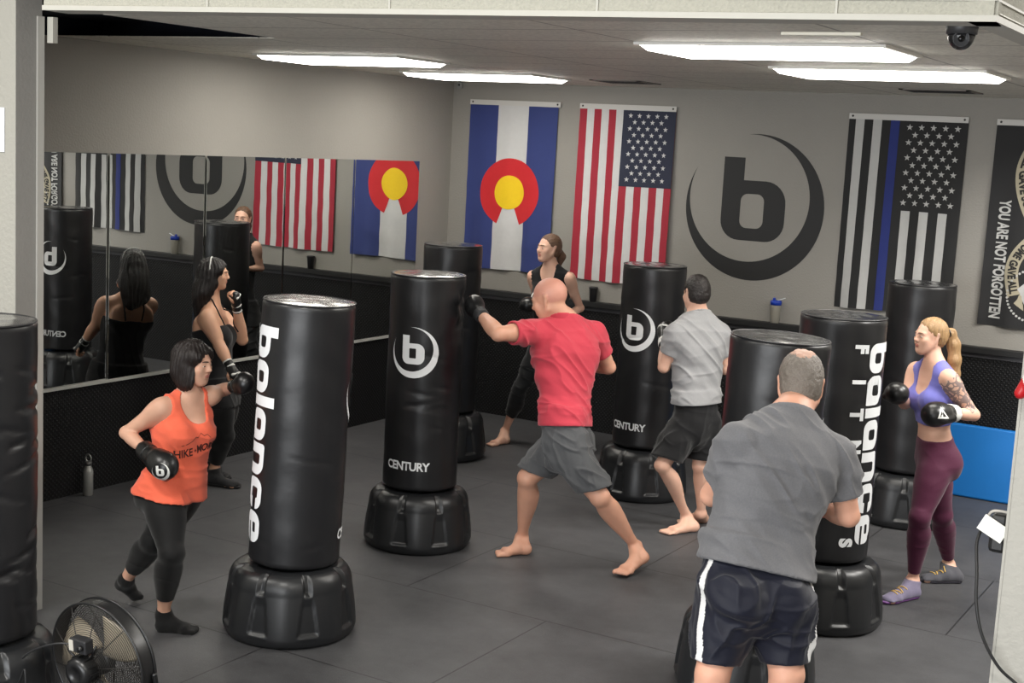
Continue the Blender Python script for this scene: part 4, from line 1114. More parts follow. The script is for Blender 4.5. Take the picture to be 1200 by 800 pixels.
        c2 = s.cut(s.cut(np.minimum(f-.004, BIG), W-w*.045*k, w), W+w*.012*k, -w)
        if m2 is not None:
            s.child('wrist_strap', c2, m2, parent=o)
        return o
    def decal(s, part, VQ, c, right, up, m, name, parent, off=.0018, dirn=None):
        """flat shape (right, up coordinates around c) pressed onto a mesh along -dirn"""
        V, Q = VQ; bvh = BVHTree.FromPolygons([tuple(v) for v in V], [tuple(q) for q in Q])
        right = unit(right); up = unit(np.asarray(up)-right*(np.asarray(up)@right)); dn = unit(np.cross(right, up)) if dirn is None else unit(dirn)
        out = []; ok = []
        for x, y in part[0]:
            p = np.asarray(c)+right*x+up*y+dn*.15
            hit = bvh.ray_cast(Vector(p), Vector(-dn), .30)
            if hit[0] is None: out.append(tuple(p-dn*.15)); ok.append(False)
            else: out.append(tuple(np.array(hit[0])+dn*off)); ok.append(True)
        Fs = [q for q in part[1] if all(ok[i] for i in q)]
        if Fs: return MB().add(out, Fs, 0, True).build(name, m, parent)
def folds(amp, d1, d2, d3, seed, freq=1.0, extra=0.0):
    """cloth folds: long along d1, tight along d2"""
    d1, d2, d3 = map(unit, (d1, d2, d3))
    def fn(V):
        q = np.stack([V@d1*4*freq, V@d2*22*freq, V@d3*7*freq], 1)
        n = vnoise(q, seed); n2 = vnoise(q*1.9+5, seed+1)
        return amp*((1-np.abs(2*n-1))**3*1.6-.5)+amp*.5*(n2-.5)+extra
    return fn
def fader(planes, w=.04, lo=.12):
    def fn(V):
        d = np.full(len(V), 9.0)
        for p, n in planes: d = np.minimum(d, np.abs((V-np.asarray(p))@unit(n)))
        return np.clip(d/w, lo, 1)
    return fn
def fine(amp, sc, seed):
    return lambda V: amp*(vnoise(V*sc, seed)-.5)
def strands(f, amp, n, axis_c, axis, seed):
    """grooves that run along an axis, for hair"""
    a = unit(axis); b = unit(np.cross(a, (.3,.7,.2))); c = np.cross(a, b)
    def fn(V):
        d = V-axis_c; th = np.arctan2(d@b, d@c); z = d@a
        return amp*(np.sin(th*n+3*vnoise(np.stack([th*2, z*9, z*0], 1), seed)*2)+.7*np.sin(th*n*2.3+z*14+seed))
    return fn
# ------------------------------------------------------------------ people: skin, cloth and hair
def skin(n, rgb): return mat(n, rgb, rough=.5, sss=.12, noise=.09, nscale=14, bump=.06, bscale=160, spec=.4)
SK_R = skin('skin_ruddy', (200,150,126)); SK_O = skin('skin_warm', (212,166,142)); SK_T = skin('skin_tan', (208,160,132)); SK_P = skin('skin_pale', (216,172,150))
SK_B = skin('skin_big', (212,160,136)); SK_H = skin('skin_scalp', (198,142,124))
LIP = mat('lips', (188,118,106), rough=.4)
M_glove = mat('glove_black', (20,20,21), rough=.34, spec=.55, bump=.05, bscale=30)
M_gtrim = mat('glove_white', (222,222,218), rough=.45); M_gred = mat('glove_red', (176,24,30), rough=.35)
M_gband = mat('glove_band', (44,44,46), rough=.55)
def cloth(n, rgb, nz=.08, rough=.85): return mat(n, rgb, rough=rough, noise=nz, nscale=160, bump=.12, bscale=260, sheen=.15, spec=.25)
def hairm(n, rgb, stretch=(40,40,4)): return mat(n, rgb, rough=.42, noise=.45, nscale=5, bump=.5, bscale=8, stretch=stretch, spec=.5)
def foot_from(A, d, L, raise_=0):
    d = unit(np.asarray(d)*[1,1,0]); q = np.array([A[0], A[1], 0])-d*L*.22; t = q+d*L; return q, t
def T_(s, t, r=0, f=0): return s.J['P']+(s.J['N']-s.J['P'])*t+s.latc*r+s.fc*f

def tee(s, m, hem_t=-.12, sleeve=.62, loose=1.0, sl_r=.070, seed=1, amp=.006, tilt=None, name='t_shirt', collar=.010):
    ends = []; k, g = s.k, s.g; gg = lambda t: 1+(g-1)*(1 if t < .8 else max(.25, 1-(t-.8)*4))
    base = [(-.30,.186,.140),(-.05,.187,.138),(.18,.180,.128),(.38,.168,.120),(.58,.176,.126),(.74,.188,.132),(.87,.168,.110),(.96,.118,.082),(1.03,.07,.065)]
    st = [(t, a*k*gg(t)*loose, b*k*gg(t)*(1+.15*(g-1))*loose, -.008+s.belly*math.exp(-((t-.3)/.25)**2)) for t, a, b in base]
    f = s.G.new(); s.G.put(f, loft(s.J['P'], s.J['N'], s.latp*.5+s.latc*.5, s.latc, st, 2.4), margin=.05)
    f = smin(f, s.F['torso']-.011, .02)
    if 'shorts' in s.F: f = smin(f, np.maximum(s.F['shorts']-.016, -plane(T_(s, hem_t-.1), s.up)(*s.G.pts((slice(None),)*3))), .025)
    for sd in 'LR': f = smin(f, np.maximum(s.F['thigh'+sd]-.012, -plane(T_(s, hem_t-.2), s.up)(*s.G.pts((slice(None),)*3))), .03)
    for sd in 'LR':
        S, E = s.J['S'+sd], s.J['E'+sd]; e = S+(E-S)*sleeve; u = unit(E-S)
        a = s.field(rc(S, S*.5+e*.5, .060*k*s.mu, sl_r*k)); s.field(rc(S*.5+e*.5, e+u*.03, sl_r*k, sl_r*1.0*k), .01, a)
        a = smin(a, s.F['upper'+sd]-.012, .012)
        a = s.cut(a, e, -u); ends.append((e, u))
        inner = np.maximum(s.F['upper'+sd]-.006, s.F['fore'+sd]*0+plane(e-u*.025, -u)(*s.G.pts((slice(None),)*3)))
        a = np.maximum(a, -inner)
        f = smin(f, a, .03)
    hp_ = T_(s, hem_t); n = s.up if tilt is None else unit(s.up+tilt)
    f = s.cut(f, hp_, n)
    f = np.maximum(f, -(s.F['neck']-.003)); f = s.cut(f, s.J['N']+s.up*.030*k-s.fc*.0, -(s.up+s.fc*.35))
    fo = folds(amp, s.latc*.55+s.up*-.65, s.latc*.7+s.up*.7, s.fc, seed)
    fo2 = folds(amp*.6, s.latc, s.up, s.fc, seed+7, .8)
    pl = [(hp_, n), (s.J['N']+s.up*.03*k, s.up+s.fc*.35)]; fd = fader(pl, .05)
    def dsp(V):
        near = np.exp(-(np.maximum(np.linalg.norm(V-s.J['N'], axis=1)-.07, 0)/.05)**2)
        w_ = fd(V)*(1-.85*near)
        for e_, u_ in ends: w_ = np.where(np.linalg.norm(V-e_, axis=1) < .16*k*g, w_*np.clip(np.abs((V-e_)@u_)/.045, .12, 1), w_)
        return np.maximum((fo(V)+fo2(V))*w_, -.006)+.001
    o = s.child(name, f.astype(np.float32), m, disp=dsp)
    # ribbed collar
    cpt = s.J['N']+s.up*.030*k; cn = unit(s.up+s.fc*.35); c = np.maximum(s.F['neck']-.010, -(s.F['neck']-.0015)); c = s.cut(s.cut(c, cpt-cn*.034, cn), cpt+cn*.002, -cn)
    s.child('collar', c.astype(np.float32), m, parent=o)
    return o
def shorts(s, m, frac=.86, r0=.112, r1=.105, waist=.15, seed=3, amp=.006, name='shorts', mats=None, matfn=None, down=.0):
    k, g = s.k, s.g; m_ = (g-1)*.55+1; hems = []; f = np.maximum(s.F['torso']-.009, -plane(T_(s, -.22), s.up)(*s.G.pts((slice(None),)*3)))
    for sd in 'LR':
        H, K = s.J['H'+sd], s.J['K'+sd]; u = unit(K-H); e = H+(K-H)*frac
        a = s.field(rc(H, H*.4+e*.6, r0*k*m_, (r0*.6+r1*.4)*k*m_)); s.field(rc(H*.4+e*.6, e+u*.05, (r0*.6+r1*.4)*k*m_, r1*k*m_), .02, a)
        a = smin(a, s.F['thigh'+sd]-.010, .02); nrm = unit(u+np.array([0,0,-1.0])*1.3)
        a = s.cut(a, e-np.array([0,0,down]), -nrm); hems.append((e, nrm))
        f = smin(f, a, .028)
    f = smin(f, s.field(rc(s.J['HL']-s.up*.085*k, s.J['HR']-s.up*.085*k, .085*k*m_, .085*k*m_)), .03)
    f = s.cut(f, T_(s, waist), -s.up); s.F['shorts'] = f
    dn = np.array([0,0,-1.]); fo = folds(amp, dn+s.latp*.3, s.latp*.75+s.fp*.75+dn*.25, s.fp-s.latp, seed, 1.0); fo2 = folds(amp*.8, s.latp+s.fp, dn+s.fp*.5, s.fp, seed+3, .9); fd = fader([(T_(s, waist), s.up)], .17, .05); fdl = fader(hems, .05, .25); fd0 = fd; fd = lambda V: fd0(V)*fdl(V)
    return s.child(name, f.astype(np.float32), m, disp=lambda V: np.maximum((fo(V)+fo2(V))*fd(V), -.004)+.001, mats=mats, matfn=matfn)
def leggings(s, m, frac=.80, waist=.22, off=.0045, amp=.0012, seed=5, name='leggings'):
    f = np.maximum(s.F['torso']-off, -plane(T_(s, -.25), s.up)(*s.G.pts((slice(None),)*3)))
    for sd in 'LR':
        K, A = s.J['K'+sd], s.J['A'+sd]; a = smin(s.F['thigh'+sd], s.F['shin'+sd], .014)-off
        a = s.cut(a, K+(A-K)*frac, K-A); f = smin(f, a, .028)
    f = s.cut(f, T_(s, waist), -s.up); s.F['legs'] = f
    fo = folds(amp, s.latp+s.fp+np.array([0,0,.5]), np.array([0,0,1.])-s.latp*.5, s.fp, seed, 1.0)
    return s.child(name, f.astype(np.float32), m, disp=lambda V: fo(V)+.0008)
def tank(s, m, hem_t=-.05, off=.007, scoop=(.10,.115,.93), back=(.08,.11,.98), strap=.012, loose=None, seed=2, amp=.003, crop=None, arm_t=.60, name='tank_top', hem_tilt=None):
    """scoop = half width, half height, height along the spine of the neckline"""
    k = s.k; f = s.F['torso']-off
    if loose:
        st = [(t, a*k, b*k, o) for t, a, b, o in loose]
        s.G.put(f, loft(s.J['P'], s.J['N'], s.latp*.5+s.latc*.5, s.latc, st, 2.2), .03, margin=.05)
        for sd in 'LR': f = smin(f, np.maximum(s.F['thigh'+sd]-.010, -plane(T_(s, hem_t-.2), s.up)(*s.G.pts((slice(None),)*3))), .03)
    f = smin(f, np.maximum(s.F['legs']-.012, -plane(T_(s, hem_t-.1), s.up)(*s.G.pts((slice(None),)*3))), .02) if 'legs' in s.F else f
    f = np.maximum(f, -np.maximum(np.minimum(s.F['upperL'], s.F['upperR'])-strap, -plane(T_(s, arm_t), s.up)(*s.G.pts((slice(None),)*3))))
    f = f.copy()
    s.G.put(f, (lambda q: (q[0], q[1], lambda x, y, z: q[2](x, y, z)))(ell(T_(s, scoop[2], 0, .10*k), (scoop[0]*k, .115*k, scoop[1]*k), s.latc, s.fc, s.up)), 0, True) if False else None
    def sub(prim):
        nonlocal f
        sl = s.G.sl(prim[0]-.02, prim[1]+.02); f[sl] = np.maximum(f[sl], -prim[2](*s.G.pts(sl)).astype(np.float32))
    sub(ell(T_(s, scoop[2]+.06, 0, .075*k), (scoop[0]*k, .11*k, scoop[1]*k), s.latc, s.fc, s.up))
    sub(ell(T_(s, back[2]+.06, 0, -.085*k), (back[0]*k, .09*k, back[1]*k), s.latc, s.fc, s.up))
    sub(ell(T_(s, 1.08, 0, 0), (.070*k, .15*k, .085*k), s.latc, s.fc, s.up))
    if crop is not None: f = s.cut(f, T_(s, crop), s.up)
    else: f = s.cut(f, T_(s, hem_t), s.up if hem_tilt is None else unit(s.up+hem_tilt))
    fo = folds(amp, s.up+s.latc*.3, s.latc-s.up*.3, s.fc, seed, .9); fo2 = folds(amp*.8, s.latc, s.up, s.fc, seed+4, .9)
    return s.child(name, f.astype(np.float32), m, disp=lambda V: fo(V)+fo2(V)+.0008)
def sock(s, sd, m, top=.06, off=.0035, name='sock'):
    A, K = s.J['A'+sd], s.J['K'+sd]; f = s.cut(s.F['shin'+sd]-off, A+unit(K-A)*top, A-K); return s.child(name, f, m, disp=fine(.002, 60, 3))
def shoe(s, sd, m, msole, mlace=None, mtoe=None):
    k = s.k; Hh, d, up, inn, L = s.footf[sd]; A, K = s.J['A'+sd], s.J['K'+sd]
    f = smin(s.F['shin'+sd]-.008, s.field(rc(Hh+d*.03+up*.03, Hh+d*(L*.78)+up*.022, .037*k, .036*k, (up, .8))), .02)
    s.field(rc(Hh+d*L*.72+up*.022, Hh+d*(L-.02)+up*.024, .042*k, .034*k, (up, .75)), .015, f)
    col = A+up*.006; f = s.cut(f, col, -up+d*.20)
    f = s.cut(f, Hh+up*.016, up)
    o = s.child('shoe', f, m)
    g = s.field(rc(Hh+d*.035+up*.012, Hh+d*L*.45+up*.010, .043*k, .040*k, (up, .42))); s.field(rc(Hh+d*L*.45+up*.010, Hh+d*L*.75+up*.010, .040*k, .048*k, (up, .38)), .01, g); s.field(rc(Hh+d*L*.75+up*.010, Hh+d*(L-.012)+up*.012, .048*k, .036*k, (up, .42)), .01, g)
    x, y, z = s.G.pts((slice(None),)*3); g = np.maximum(g, (.001-z)+0*x+0*y)
    s.child('sole', g.astype(np.float32), msole, parent=o)
    if mlace is not None:
        V, Q = extract(s.G, f); bvh = BVHTree.FromPolygons([tuple(v) for v in V], [tuple(q) for q in Q]); mb = MB()
        for i in range(4):
            c0 = Hh+d*(L*.46+i*.024)+up*.16; pts = []
            for j in range(9):
                a = (j/8-.5)*.056; p = c0+inn*a+d*(.012*(-1)**i*(j/8-.5)); h = bvh.ray_cast(Vector(p), Vector(-up), .2)
                if h[0] is not None: pts.append(tuple(np.array(h[0])+up*.002))
            if len(pts) > 3: mb.tube(pts, .0036, 6)
        mb.build('laces', mlace, o)
    return o

def person(label, J, **kw):
    s = Figure(J, **kw); return s
def finish(s, label):
    tag(s.obj, label, 'person'); s.F.clear(); s.gf = {}; s.last = s.bodyVQ = None; gc.collect()

# ---- man in the coral shirt, punching with his left arm
def man_coral():
    J = dict(P=at((661,517),8.42), N=at((663,379),8.46), HD=at((644,351),8.42), HR=at((664,516),8.50), HL=at((658,520),8.33),
        KR=at((618,560),8.45), KL=at((703,582),8.28), AR=zat((612,630),.085), AL=zat((745,640),.13), QR=zat((622,649),0), TR=zat((580,651),0), QL=zat((758,657),.05), TL=zat((724,677),0),
        SL=at((625,389),8.36), SR=at((695,391),8.58), EL=at((584,391),8.18), WL=at((563,368),8.40), ER=at((713,430),8.72), WR=at((676,424),8.88))
    s = Figure(J, h=1.84, girth=1.03, muscle=1.12, hf=-CR*.86+CF*.42-CU*.22, hu=(0,0,1), head_s=1.13, res=0.006)
    lip = s.lips()
    hs = s.hs
    def mf(Pc, N):
        m = np.zeros(len(Pc), int); m[lip(Pc)] = 1
        d = Pc-s.J['HD']; u = d@s.hu; fw = d@s.hf
        m[(u > .03*hs) & (fw < .075*hs) & (np.abs(d@s.hr) < .2) & (np.linalg.norm(d, axis=1) < .2)] = 2
        m[(u > -.02*hs) & (fw < -.02*hs) & (np.linalg.norm(d, axis=1) < .14)] = 2
        return m
    s.body(mats=[SK_R, LIP, SK_H], matfn=mf, disp=fine(.0016, 45, 2)); s.eyes(mat('brow_sandy', (120,86,66), rough=.8))
    shorts(s, cloth('grey_shorts', (76,77,79), .12), frac=.84, r0=.104, r1=.094, waist=.26, seed=4, amp=.012)
    tee(s, cloth('coral_cotton', (186,60,74)), hem_t=.13, sleeve=.60, seed=11, amp=.009, loose=.95, sl_r=.066)
    s.glove('L', M_glove, M_gband, size=.92); s.glove('R', M_glove, M_gband, size=.92)
    W, w, pn, ac = s.hframe['L']
    finish(s, 'bald barefoot man in coral t-shirt and grey shorts, punching with his left arm')
man_coral()

# ---- woman in the orange tank top
def woman_orange():
    J = dict(P=at((202,578),7.10), N=at((221,466),7.06), HD=at((227,425),7.03), HR=at((191,579),7.04), HL=at((213,578),7.16),
        KR=at((201,648),6.90), KL=at((179,634),7.17), AR=zat((191,720),.08), AL=zat((147,679),.15), QR=zat((183,739),0), TR=zat((231,741),0), QL=zat((133,686),.10), TL=zat((165,706),0),
        SR=at((190,477),6.96), SL=at((246,464),7.15), ER=at((148,507),7.02), WR=at((174,531),6.87), EL=at((257,458),7.34), WL=at((277,452),7.20), PNR=-CF*.2+CR*.8-CU*.3)
    s = Figure(J, h=1.58, female=True, girth=1.10, muscle=1.12, bust=1.12, legs=1.10, hf=CR*.92-CF*.30-CU*.16, head_s=.95, res=0.0055)
    lip = s.lips(); s.body(mats=[SK_O, LIP], matfn=lambda P, N: lip(P).astype(int)); s.eyes(mat('brow_brown', (50,34,28), rough=.8))
    leggings(s, cloth('black_leggings', (10,10,11), .1, .7), frac=.72, waist=.2, seed=8)
    t = tank(s, cloth('orange_jersey', (238,108,80), .06), hem_t=-.02, scoop=(.078,.100,.88), back=(.07,.10,.97), strap=.018, seed=6, amp=.005, hem_tilt=s_tilt(s_l=.0),
        loose=[(-.34,.205,.150,0),(-.1,.200,.145,0),(.12,.190,.130,0),(.34,.168,.118,.005),(.52,.158,.114,.008),(.68,.150,.108,.008),(.8,.12,.09,0),(.9,.05,.05,0)])
    VQ = s.last
    c = T_(s, .50, .02, .1)
    # lettering on the chest: a line of hills over HIKE & MORE
    ink = mat('print_brown', (74,30,24), rough=.7); parts = [xf2d(text2d('HIKE', .058, .78, .0015, .01), 1, -.036, 0), xf2d(text2d('+', .034, .8, .001, None), 1, .030, .002), xf2d(text2d('MORE', .058, .74, .0015, .01), 1, .098, .004)]
    hills = []
    hp = [(-.05,.045),(-.02,.052),(.01,.062),(.03,.078),(.045,.070),(.06,.092),(.075,.076),(.09,.082),(.11,.060)]
    for i in range(len(hp)-1):
        (x0,y0),(x1,y1) = hp[i], hp[i+1]; hills.append(fill2d([[(x0,y0-.0016),(x1,y1-.0016),(x1,y1+.0016),(x0,y0+.0016)]]))
    s.decal(merge2d(parts+hills), VQ, c+s.fc*.06, s.latc*-1 if (s.latc@CR) < 0 else s.latc, s.up, ink, 'shirt_print', t)
    for sd in 'LR': sock(s, sd, cloth('black_sock', (14,14,15)), top=.035)
    s.glove('L', M_glove, M_glove, size=.88); s.glove('R', M_glove, M_glove, size=1.17)
    f, VQ, o = s.gf['R']; W, w, pn, ac = s.hframe['R']
    toc = unit(EYE-(W+w*.13)); rt = unit(np.cross((0,0,1), toc)); 
    s.decal(merge2d(logo_parts(True)) if False else xf2d(merge2d(logo_parts(True, .25, .25)), .045), VQ, W+w*.155+toc*.02-CU*.020-CR*.012, CR, CU, M_gtrim, 'round_logo', o)
    # bob haircut
    X, Y, Z = s.hr, s.hf, s.hu; hs = s.hs; f = s.G.new()
    E = lambda c, r, k=.02: s.G.put(f, ell(s.hp(*c), tuple(v*hs for v in r), X, Y, Z), k)
    E((0,-.018,.038), (.083,.100,.090)); E((0,-.055,-.03), (.080,.070,.105), .03)
    for sd in (-1,1): E((sd*.064,-.012,-.045), (.030,.058,.100), .025); E((sd*.066,.018,-.075), (.020,.032,.062), .02); E((sd*.055,.028,.045), (.035,.050,.045), .02)
    face = ell(s.hp(0,.095,-.035), (.060*hs,.070*hs,.098*hs), X, Y, Z); sl = s.G.sl(face[0]-.02, face[1]+.02); f[sl] = np.maximum(f[sl], -face[2](*s.G.pts(sl)))
    face = ell(s.hp(0,.0,-.13), (.050*hs,.075*hs,.07*hs), X, Y, Z); sl = s.G.sl(face[0]-.02, face[1]+.02); f[sl] = np.maximum(f[sl], -face[2](*s.G.pts(sl)))
    s.child('hair', f, hairm('hair_dark_brown', (30,22,20)), disp=(lambda g_: (lambda V: g_(V)+.010*(vnoise(V*20, 13)-.5)))(strands(f, .0026, 24, s.hp(0,-.02,0), Z, 4)))
    finish(s, 'woman in bright orange tank top and black capri leggings, punching a bag')
def s_tilt(s_l=0): return None
woman_orange()

# ---- woman in the black tank top beside the mirrors
def woman_black():
    J = dict(P=at((255,466),9.92), N=at((249,358),9.89), HD=at((252,321),9.87), HR=at((250,467),9.84), HL=at((260,466),10.01), SR=at((243,373),9.74), SL=at((258,369),10.05),
        ER=at((257,404),9.72), WR=at((270,430),9.68), EL=at((284,398),10.03), WL=at((277,357),9.89), KR=at((262,510),9.93), AR=zat((251,549),.09), QR=zat((241,567),0), TR=zat((279,572),0),
        KL=at((256,511),10.12), AL=zat((243,540),.09), QL=zat((233,557),0), TL=zat((268,562),0), PNL=-CR*1.0+CF*.2, PNR=CF*.3-CU)
    s = Figure(J, h=1.66, female=True, girth=1.14, muscle=1.30, bust=1.12, hf=CR*.93+CF*.05-CU*.05, res=0.0065)
    lip = s.lips(); s.body(mats=[SK_T, LIP], matfn=lambda P, N: lip(P).astype(int)); s.eyes(mat('brow_brown', (50,34,28), rough=.8))
    leggings(s, cloth('black_leggings', (10,10,11), .1, .7), frac=.80, waist=.2, seed=12, off=.010)
    f = s.cut(s.F['torso']-.007, T_(s, .76), -(s.up-s.fc*.18)); f = s.cut(smin(f, np.maximum(s.F['legs']-.012, -plane(T_(s, -.2), s.up)(*s.G.pts((slice(None),)*3))), .02), T_(s, -.1), s.up)
    fo1 = folds(.003, s.up+s.latc*.3, s.latc-s.up*.3, s.fc, 9, .9)
    t = s.child('tank_top', f.astype(np.float32), cloth('black_jersey', (20,20,22), .08), disp=lambda V: fo1(V)+.001)
    V, Q = s.bodyVQ; bvh = BVHTree.FromPolygons([tuple(v) for v in V], [tuple(q) for q in Q])
    for sd in (-1, 1):
        k = s.k; ctrl = [T_(s, .70, sd*.070*k, .16), T_(s, .86, sd*.080*k, .13), T_(s, 1.06, sd*.095*k, .05), T_(s, 1.10, sd*.098*k, -.03), T_(s, .95, sd*.080*k, -.14), T_(s, .74, sd*.062*k, -.16)]
        pts = []
        for p in smooth_path(ctrl, 6):
            h = bvh.find_nearest(Vector(p)); pts.append(tuple(np.array(h[0])+np.array(h[1])*.003))
        MB().tube(pts, .0052, 6).build('strap', cloth('black_jersey', (20,20,22), .08), t)
    for sd in 'LR': shoe(s, sd, cloth('black_shoe', (24,24,26), .1, .6), mat('sole_black', (18,18,19), rough=.6))
    # padded fingerless gloves: bare fingertips
    for sd in 'LR':
        W, w, pn, ac = s.hframe[sd]; k = s.k*.9; f = s.G.new()
        s.G.put(f, rc(W-w*.06, W+w*.03, .037*k, .039*k)); s.G.put(f, rc(W+w*.02, W+w*.075*k, .042*k, .046*k, (pn, .72)), .02)
        s.G.put(f, ell(W+w*.075*k-pn*.018*k, (.048*k,.020*k,.040*k), ac, pn, w), .015)
        o = s.child('training_glove', f, M_glove if sd == 'R' else M_glove)
        b = s.cut(s.cut(s.field(rc(W-w*.08, W+w*.05, .0405*k, .0415*k)), W-w*.055, w), W-w*.040, -w); s.child('white_edge', b, M_gtrim, parent=o)
        b = s.cut(s.cut(s.field(rc(W-w*.08, W+w*.05, .0415*k, .043*k)), W-w*.012, w), W+w*.006, -w); s.child('white_edge', b, M_gtrim, parent=o)
        b = s.field(rc(W+w*.078*k-pn*.030*k-ac*.035*k, W+w*.078*k-pn*.030*k+ac*.035*k, .012*k, .012*k)); s.child('knuckle_stripe', b, M_gtrim, parent=o)
    X, Y, Z = s.hr, s.hf, s.hu; hs = s.hs; f = s.G.new()
    E = lambda c, r, k=.02: s.G.put(f, ell(s.hp(*c), tuple(v*hs for v in r), X, Y, Z), k)
    E((0,-.022,.038), (.088,.108,.094)); E((0,-.075,-.05), (.104,.070,.13), .04); E((.01,-.105,-.16), (.118,.058,.11), .04); E((-.012,-.105,-.25), (.108,.046,.085), .04); E((.03,-.10,-.31), (.06,.035,.05), .03)
    for sd in (-1,1): E((sd*.066,-.025,-.05), (.034,.060,.10), .025); E((sd*.055,.026,.045), (.036,.050,.045), .02); E((sd*.074,-.065,-.15), (.042,.052,.12), .03)
    face = ell(s.hp(0,.098,-.035), (.060*hs,.072*hs,.10*hs), X, Y, Z); sl = s.G.sl(face[0]-.02, face[1]+.02); f[sl] = np.maximum(f[sl], -face[2](*s.G.pts(sl)))
    fo = strands(f, .0028, 22, s.hp(0,-.04,0), Z, 9)
    s.child('hair', f, hairm('hair_black', (24,18,17)), disp=lambda V: fo(V)+.016*(vnoise(V*16, 3)-.5)+.008*(vnoise(V*34, 4)-.5))
    b = MB(); pts = [tuple(s.hp(.085*math.sin(a), -.028, .040+.090*math.cos(a))) for a in [Rr(-92+k*184/24) for k in range(25)]]
    b.tube(pts, .0055, 8).build('headband', M_gtrim, s.obj)
    finish(s, 'dark-haired woman in black beside the mirrors, one glove at her mouth')
woman_black()

# ---- woman at the back wall
def woman_back():
    J = dict(P=at((643,420),11.62), N=at((645,315),11.54), HD=at((643,291),11.49), HR=at((632,420),11.69), HL=at((654,421),11.55), SR=at((625,324),11.62), SL=at((667,326),11.47),
        ER=at((630,352),11.72), WR=at((623,354),11.52), EL=at((680,361),11.68), WL=at((660,372),11.56), KR=at((609,455),11.70), AR=zat((592,505),.085), QR=zat((596,519),0), TR=zat((572,523),0),
        KL=at((656,468),11.35), AL=zat((663,513),.085), QL=zat((666,527),0), TL=zat((648,534),0), PNR=-CU, PNL=-CU)
    s = Figure(J, h=1.72, female=True, hf=-CR*.80-CF*.58+CU*.02, head_s=1.0, res=0.007)
    lip = s.lips(); s.body(mats=[SK_P, LIP], matfn=lambda P, N: lip(P).astype(int)); s.eyes(mat('brow_fair', (110,82,62), rough=.8), iris=(70,80,90))
    leggings(s, cloth('black_capri', (16,17,19), .15, .7), frac=.62, waist=.2, seed=22, off=.012, amp=.006)
    t = tank(s, cloth('black_jersey', (20,20,22), .08), hem_t=-.1, scoop=(.075,.105,.93), back=(.08,.12,.94), strap=.004, seed=19, amp=.003)
    VQ = s.last
    rt = s.latc if (s.latc@CR) > 0 else -s.latc
    s.decal(xf2d(text2d('GO', .075, 1.0, .004, .012), 1, 0, 0), VQ, T_(s, .72, 0, .14), rt, s.up, M_gtrim, 'shirt_print', t) if False else s.decal(xf2d(text2d('G', .085, 1.0, .004, .012), 1, 0, 0), VQ, T_(s, .70, 0, .14)-rt*.085, rt, s.up, M_gtrim, 'shirt_print', t)
    s.glove('L', M_glove, M_glove); s.glove('R', M_glove, M_glove)
    X, Y, Z = s.hr, s.hf, s.hu; hs = s.hs; f = s.G.new()
    E = lambda c, r, k=.02: s.G.put(f, ell(s.hp(*c), tuple(v*hs for v in r), X, Y, Z), k)
    E((0,-.020,.036), (.079,.099,.088)); E((0,-.050,-.01), (.074,.060,.07), .03)
    s.field(rc(s.hp(0,-.112,-.012), s.hp(.01,-.150,-.06), .026*hs, .034*hs), .02, f); s.field(rc(s.hp(.01,-.150,-.06), s.hp(.015,-.125,-.19), .034*hs, .012*hs), .02, f)
    f = -smin(-f, -plane(s.hp(0,.030,0), Y*1.0-Z*.55)(*s.G.pts((slice(None),)*3)), .02)*1.0; f = f.astype(np.float32)
    for sd in (-1,1):
        e = ell(s.hp(sd*.08,.01,-.035), (.03*hs,.05*hs,.05*hs), X, Y, Z); sl = s.G.sl(e[0]-.02, e[1]+.02); f[sl] = np.maximum(f[sl], -e[2](*s.G.pts(sl)))
    s.child('hair', f, hairm('hair_fair_brown', (98,72,54)), disp=strands(f, .0015, 24, s.hp(0,-.02,0), Y, 6))
    finish(s, 'ponytailed woman in a black vest behind the man in coral')
woman_back()

# ---- young man in the light grey shirt
def man_grey():
    J = dict(P=at((815,497),9.35), N=at((817,371),9.28), HD=at((816,344),9.25), HL=at((805,498),9.29), HR=at((826,497),9.40), SL=at((793,390),9.20), SR=at((842,392),9.33),
        EL=at((778,430),9.28), WL=at((779,400),9.50), ER=at((850,432),9.42), WR=at((838,408),9.65), KL=at((776,545),9.15), KR=at((820,545),9.38), AL=zat((805,606),.085), AR=zat((822,602),.085),
        QL=zat((818,622),0), TL=zat((776,626),0), QR=zat((829,612),0), TR=zat((794,614),0))
    s = Figure(J, h=1.76, girth=.94, hf=CF*.93-CR*.36+CU*0, hu=(0,0,1), res=0.0062)
    lip = s.lips(); s.body(mats=[SK_P, LIP], matfn=lambda P, N: lip(P).astype(int), disp=fine(.0016, 45, 5)); s.eyes(mat('brow_brown', (50,34,28), rough=.8))
    shorts(s, cloth('black_shorts', (13,13,15), .1), frac=.84, waist=.30, seed=14, amp=.008, r0=.108, r1=.106)
    tee(s, cloth('light_grey_cotton', (148,148,149), .12), hem_t=.20, sleeve=.60, seed=31, amp=.008, sl_r=.060)
    for sd in 'LR':
        s.glove(sd, M_glove, M_gtrim, size=.98)
    W, w, pn, ac = s.hframe['L']; f, VQ, o = s.gf['L']; k = s.k
    c = W+w*.115*k; b = np.maximum(f-.003, np.abs(plane(c+w*.01, unit(w*.5+CR*.3+CU*.4))(*s.G.pts((slice(None),)*3)))-.010); s.child('white_panel', b.astype(np.float32), M_gtrim, parent=o)
    short_hair(s, hairm('hair_black_short', (34,29,27), (30,30,30)), nape=-.075, off=.012)
    finish(s, 'barefoot young man in light grey t-shirt and black shorts, seen from behind')
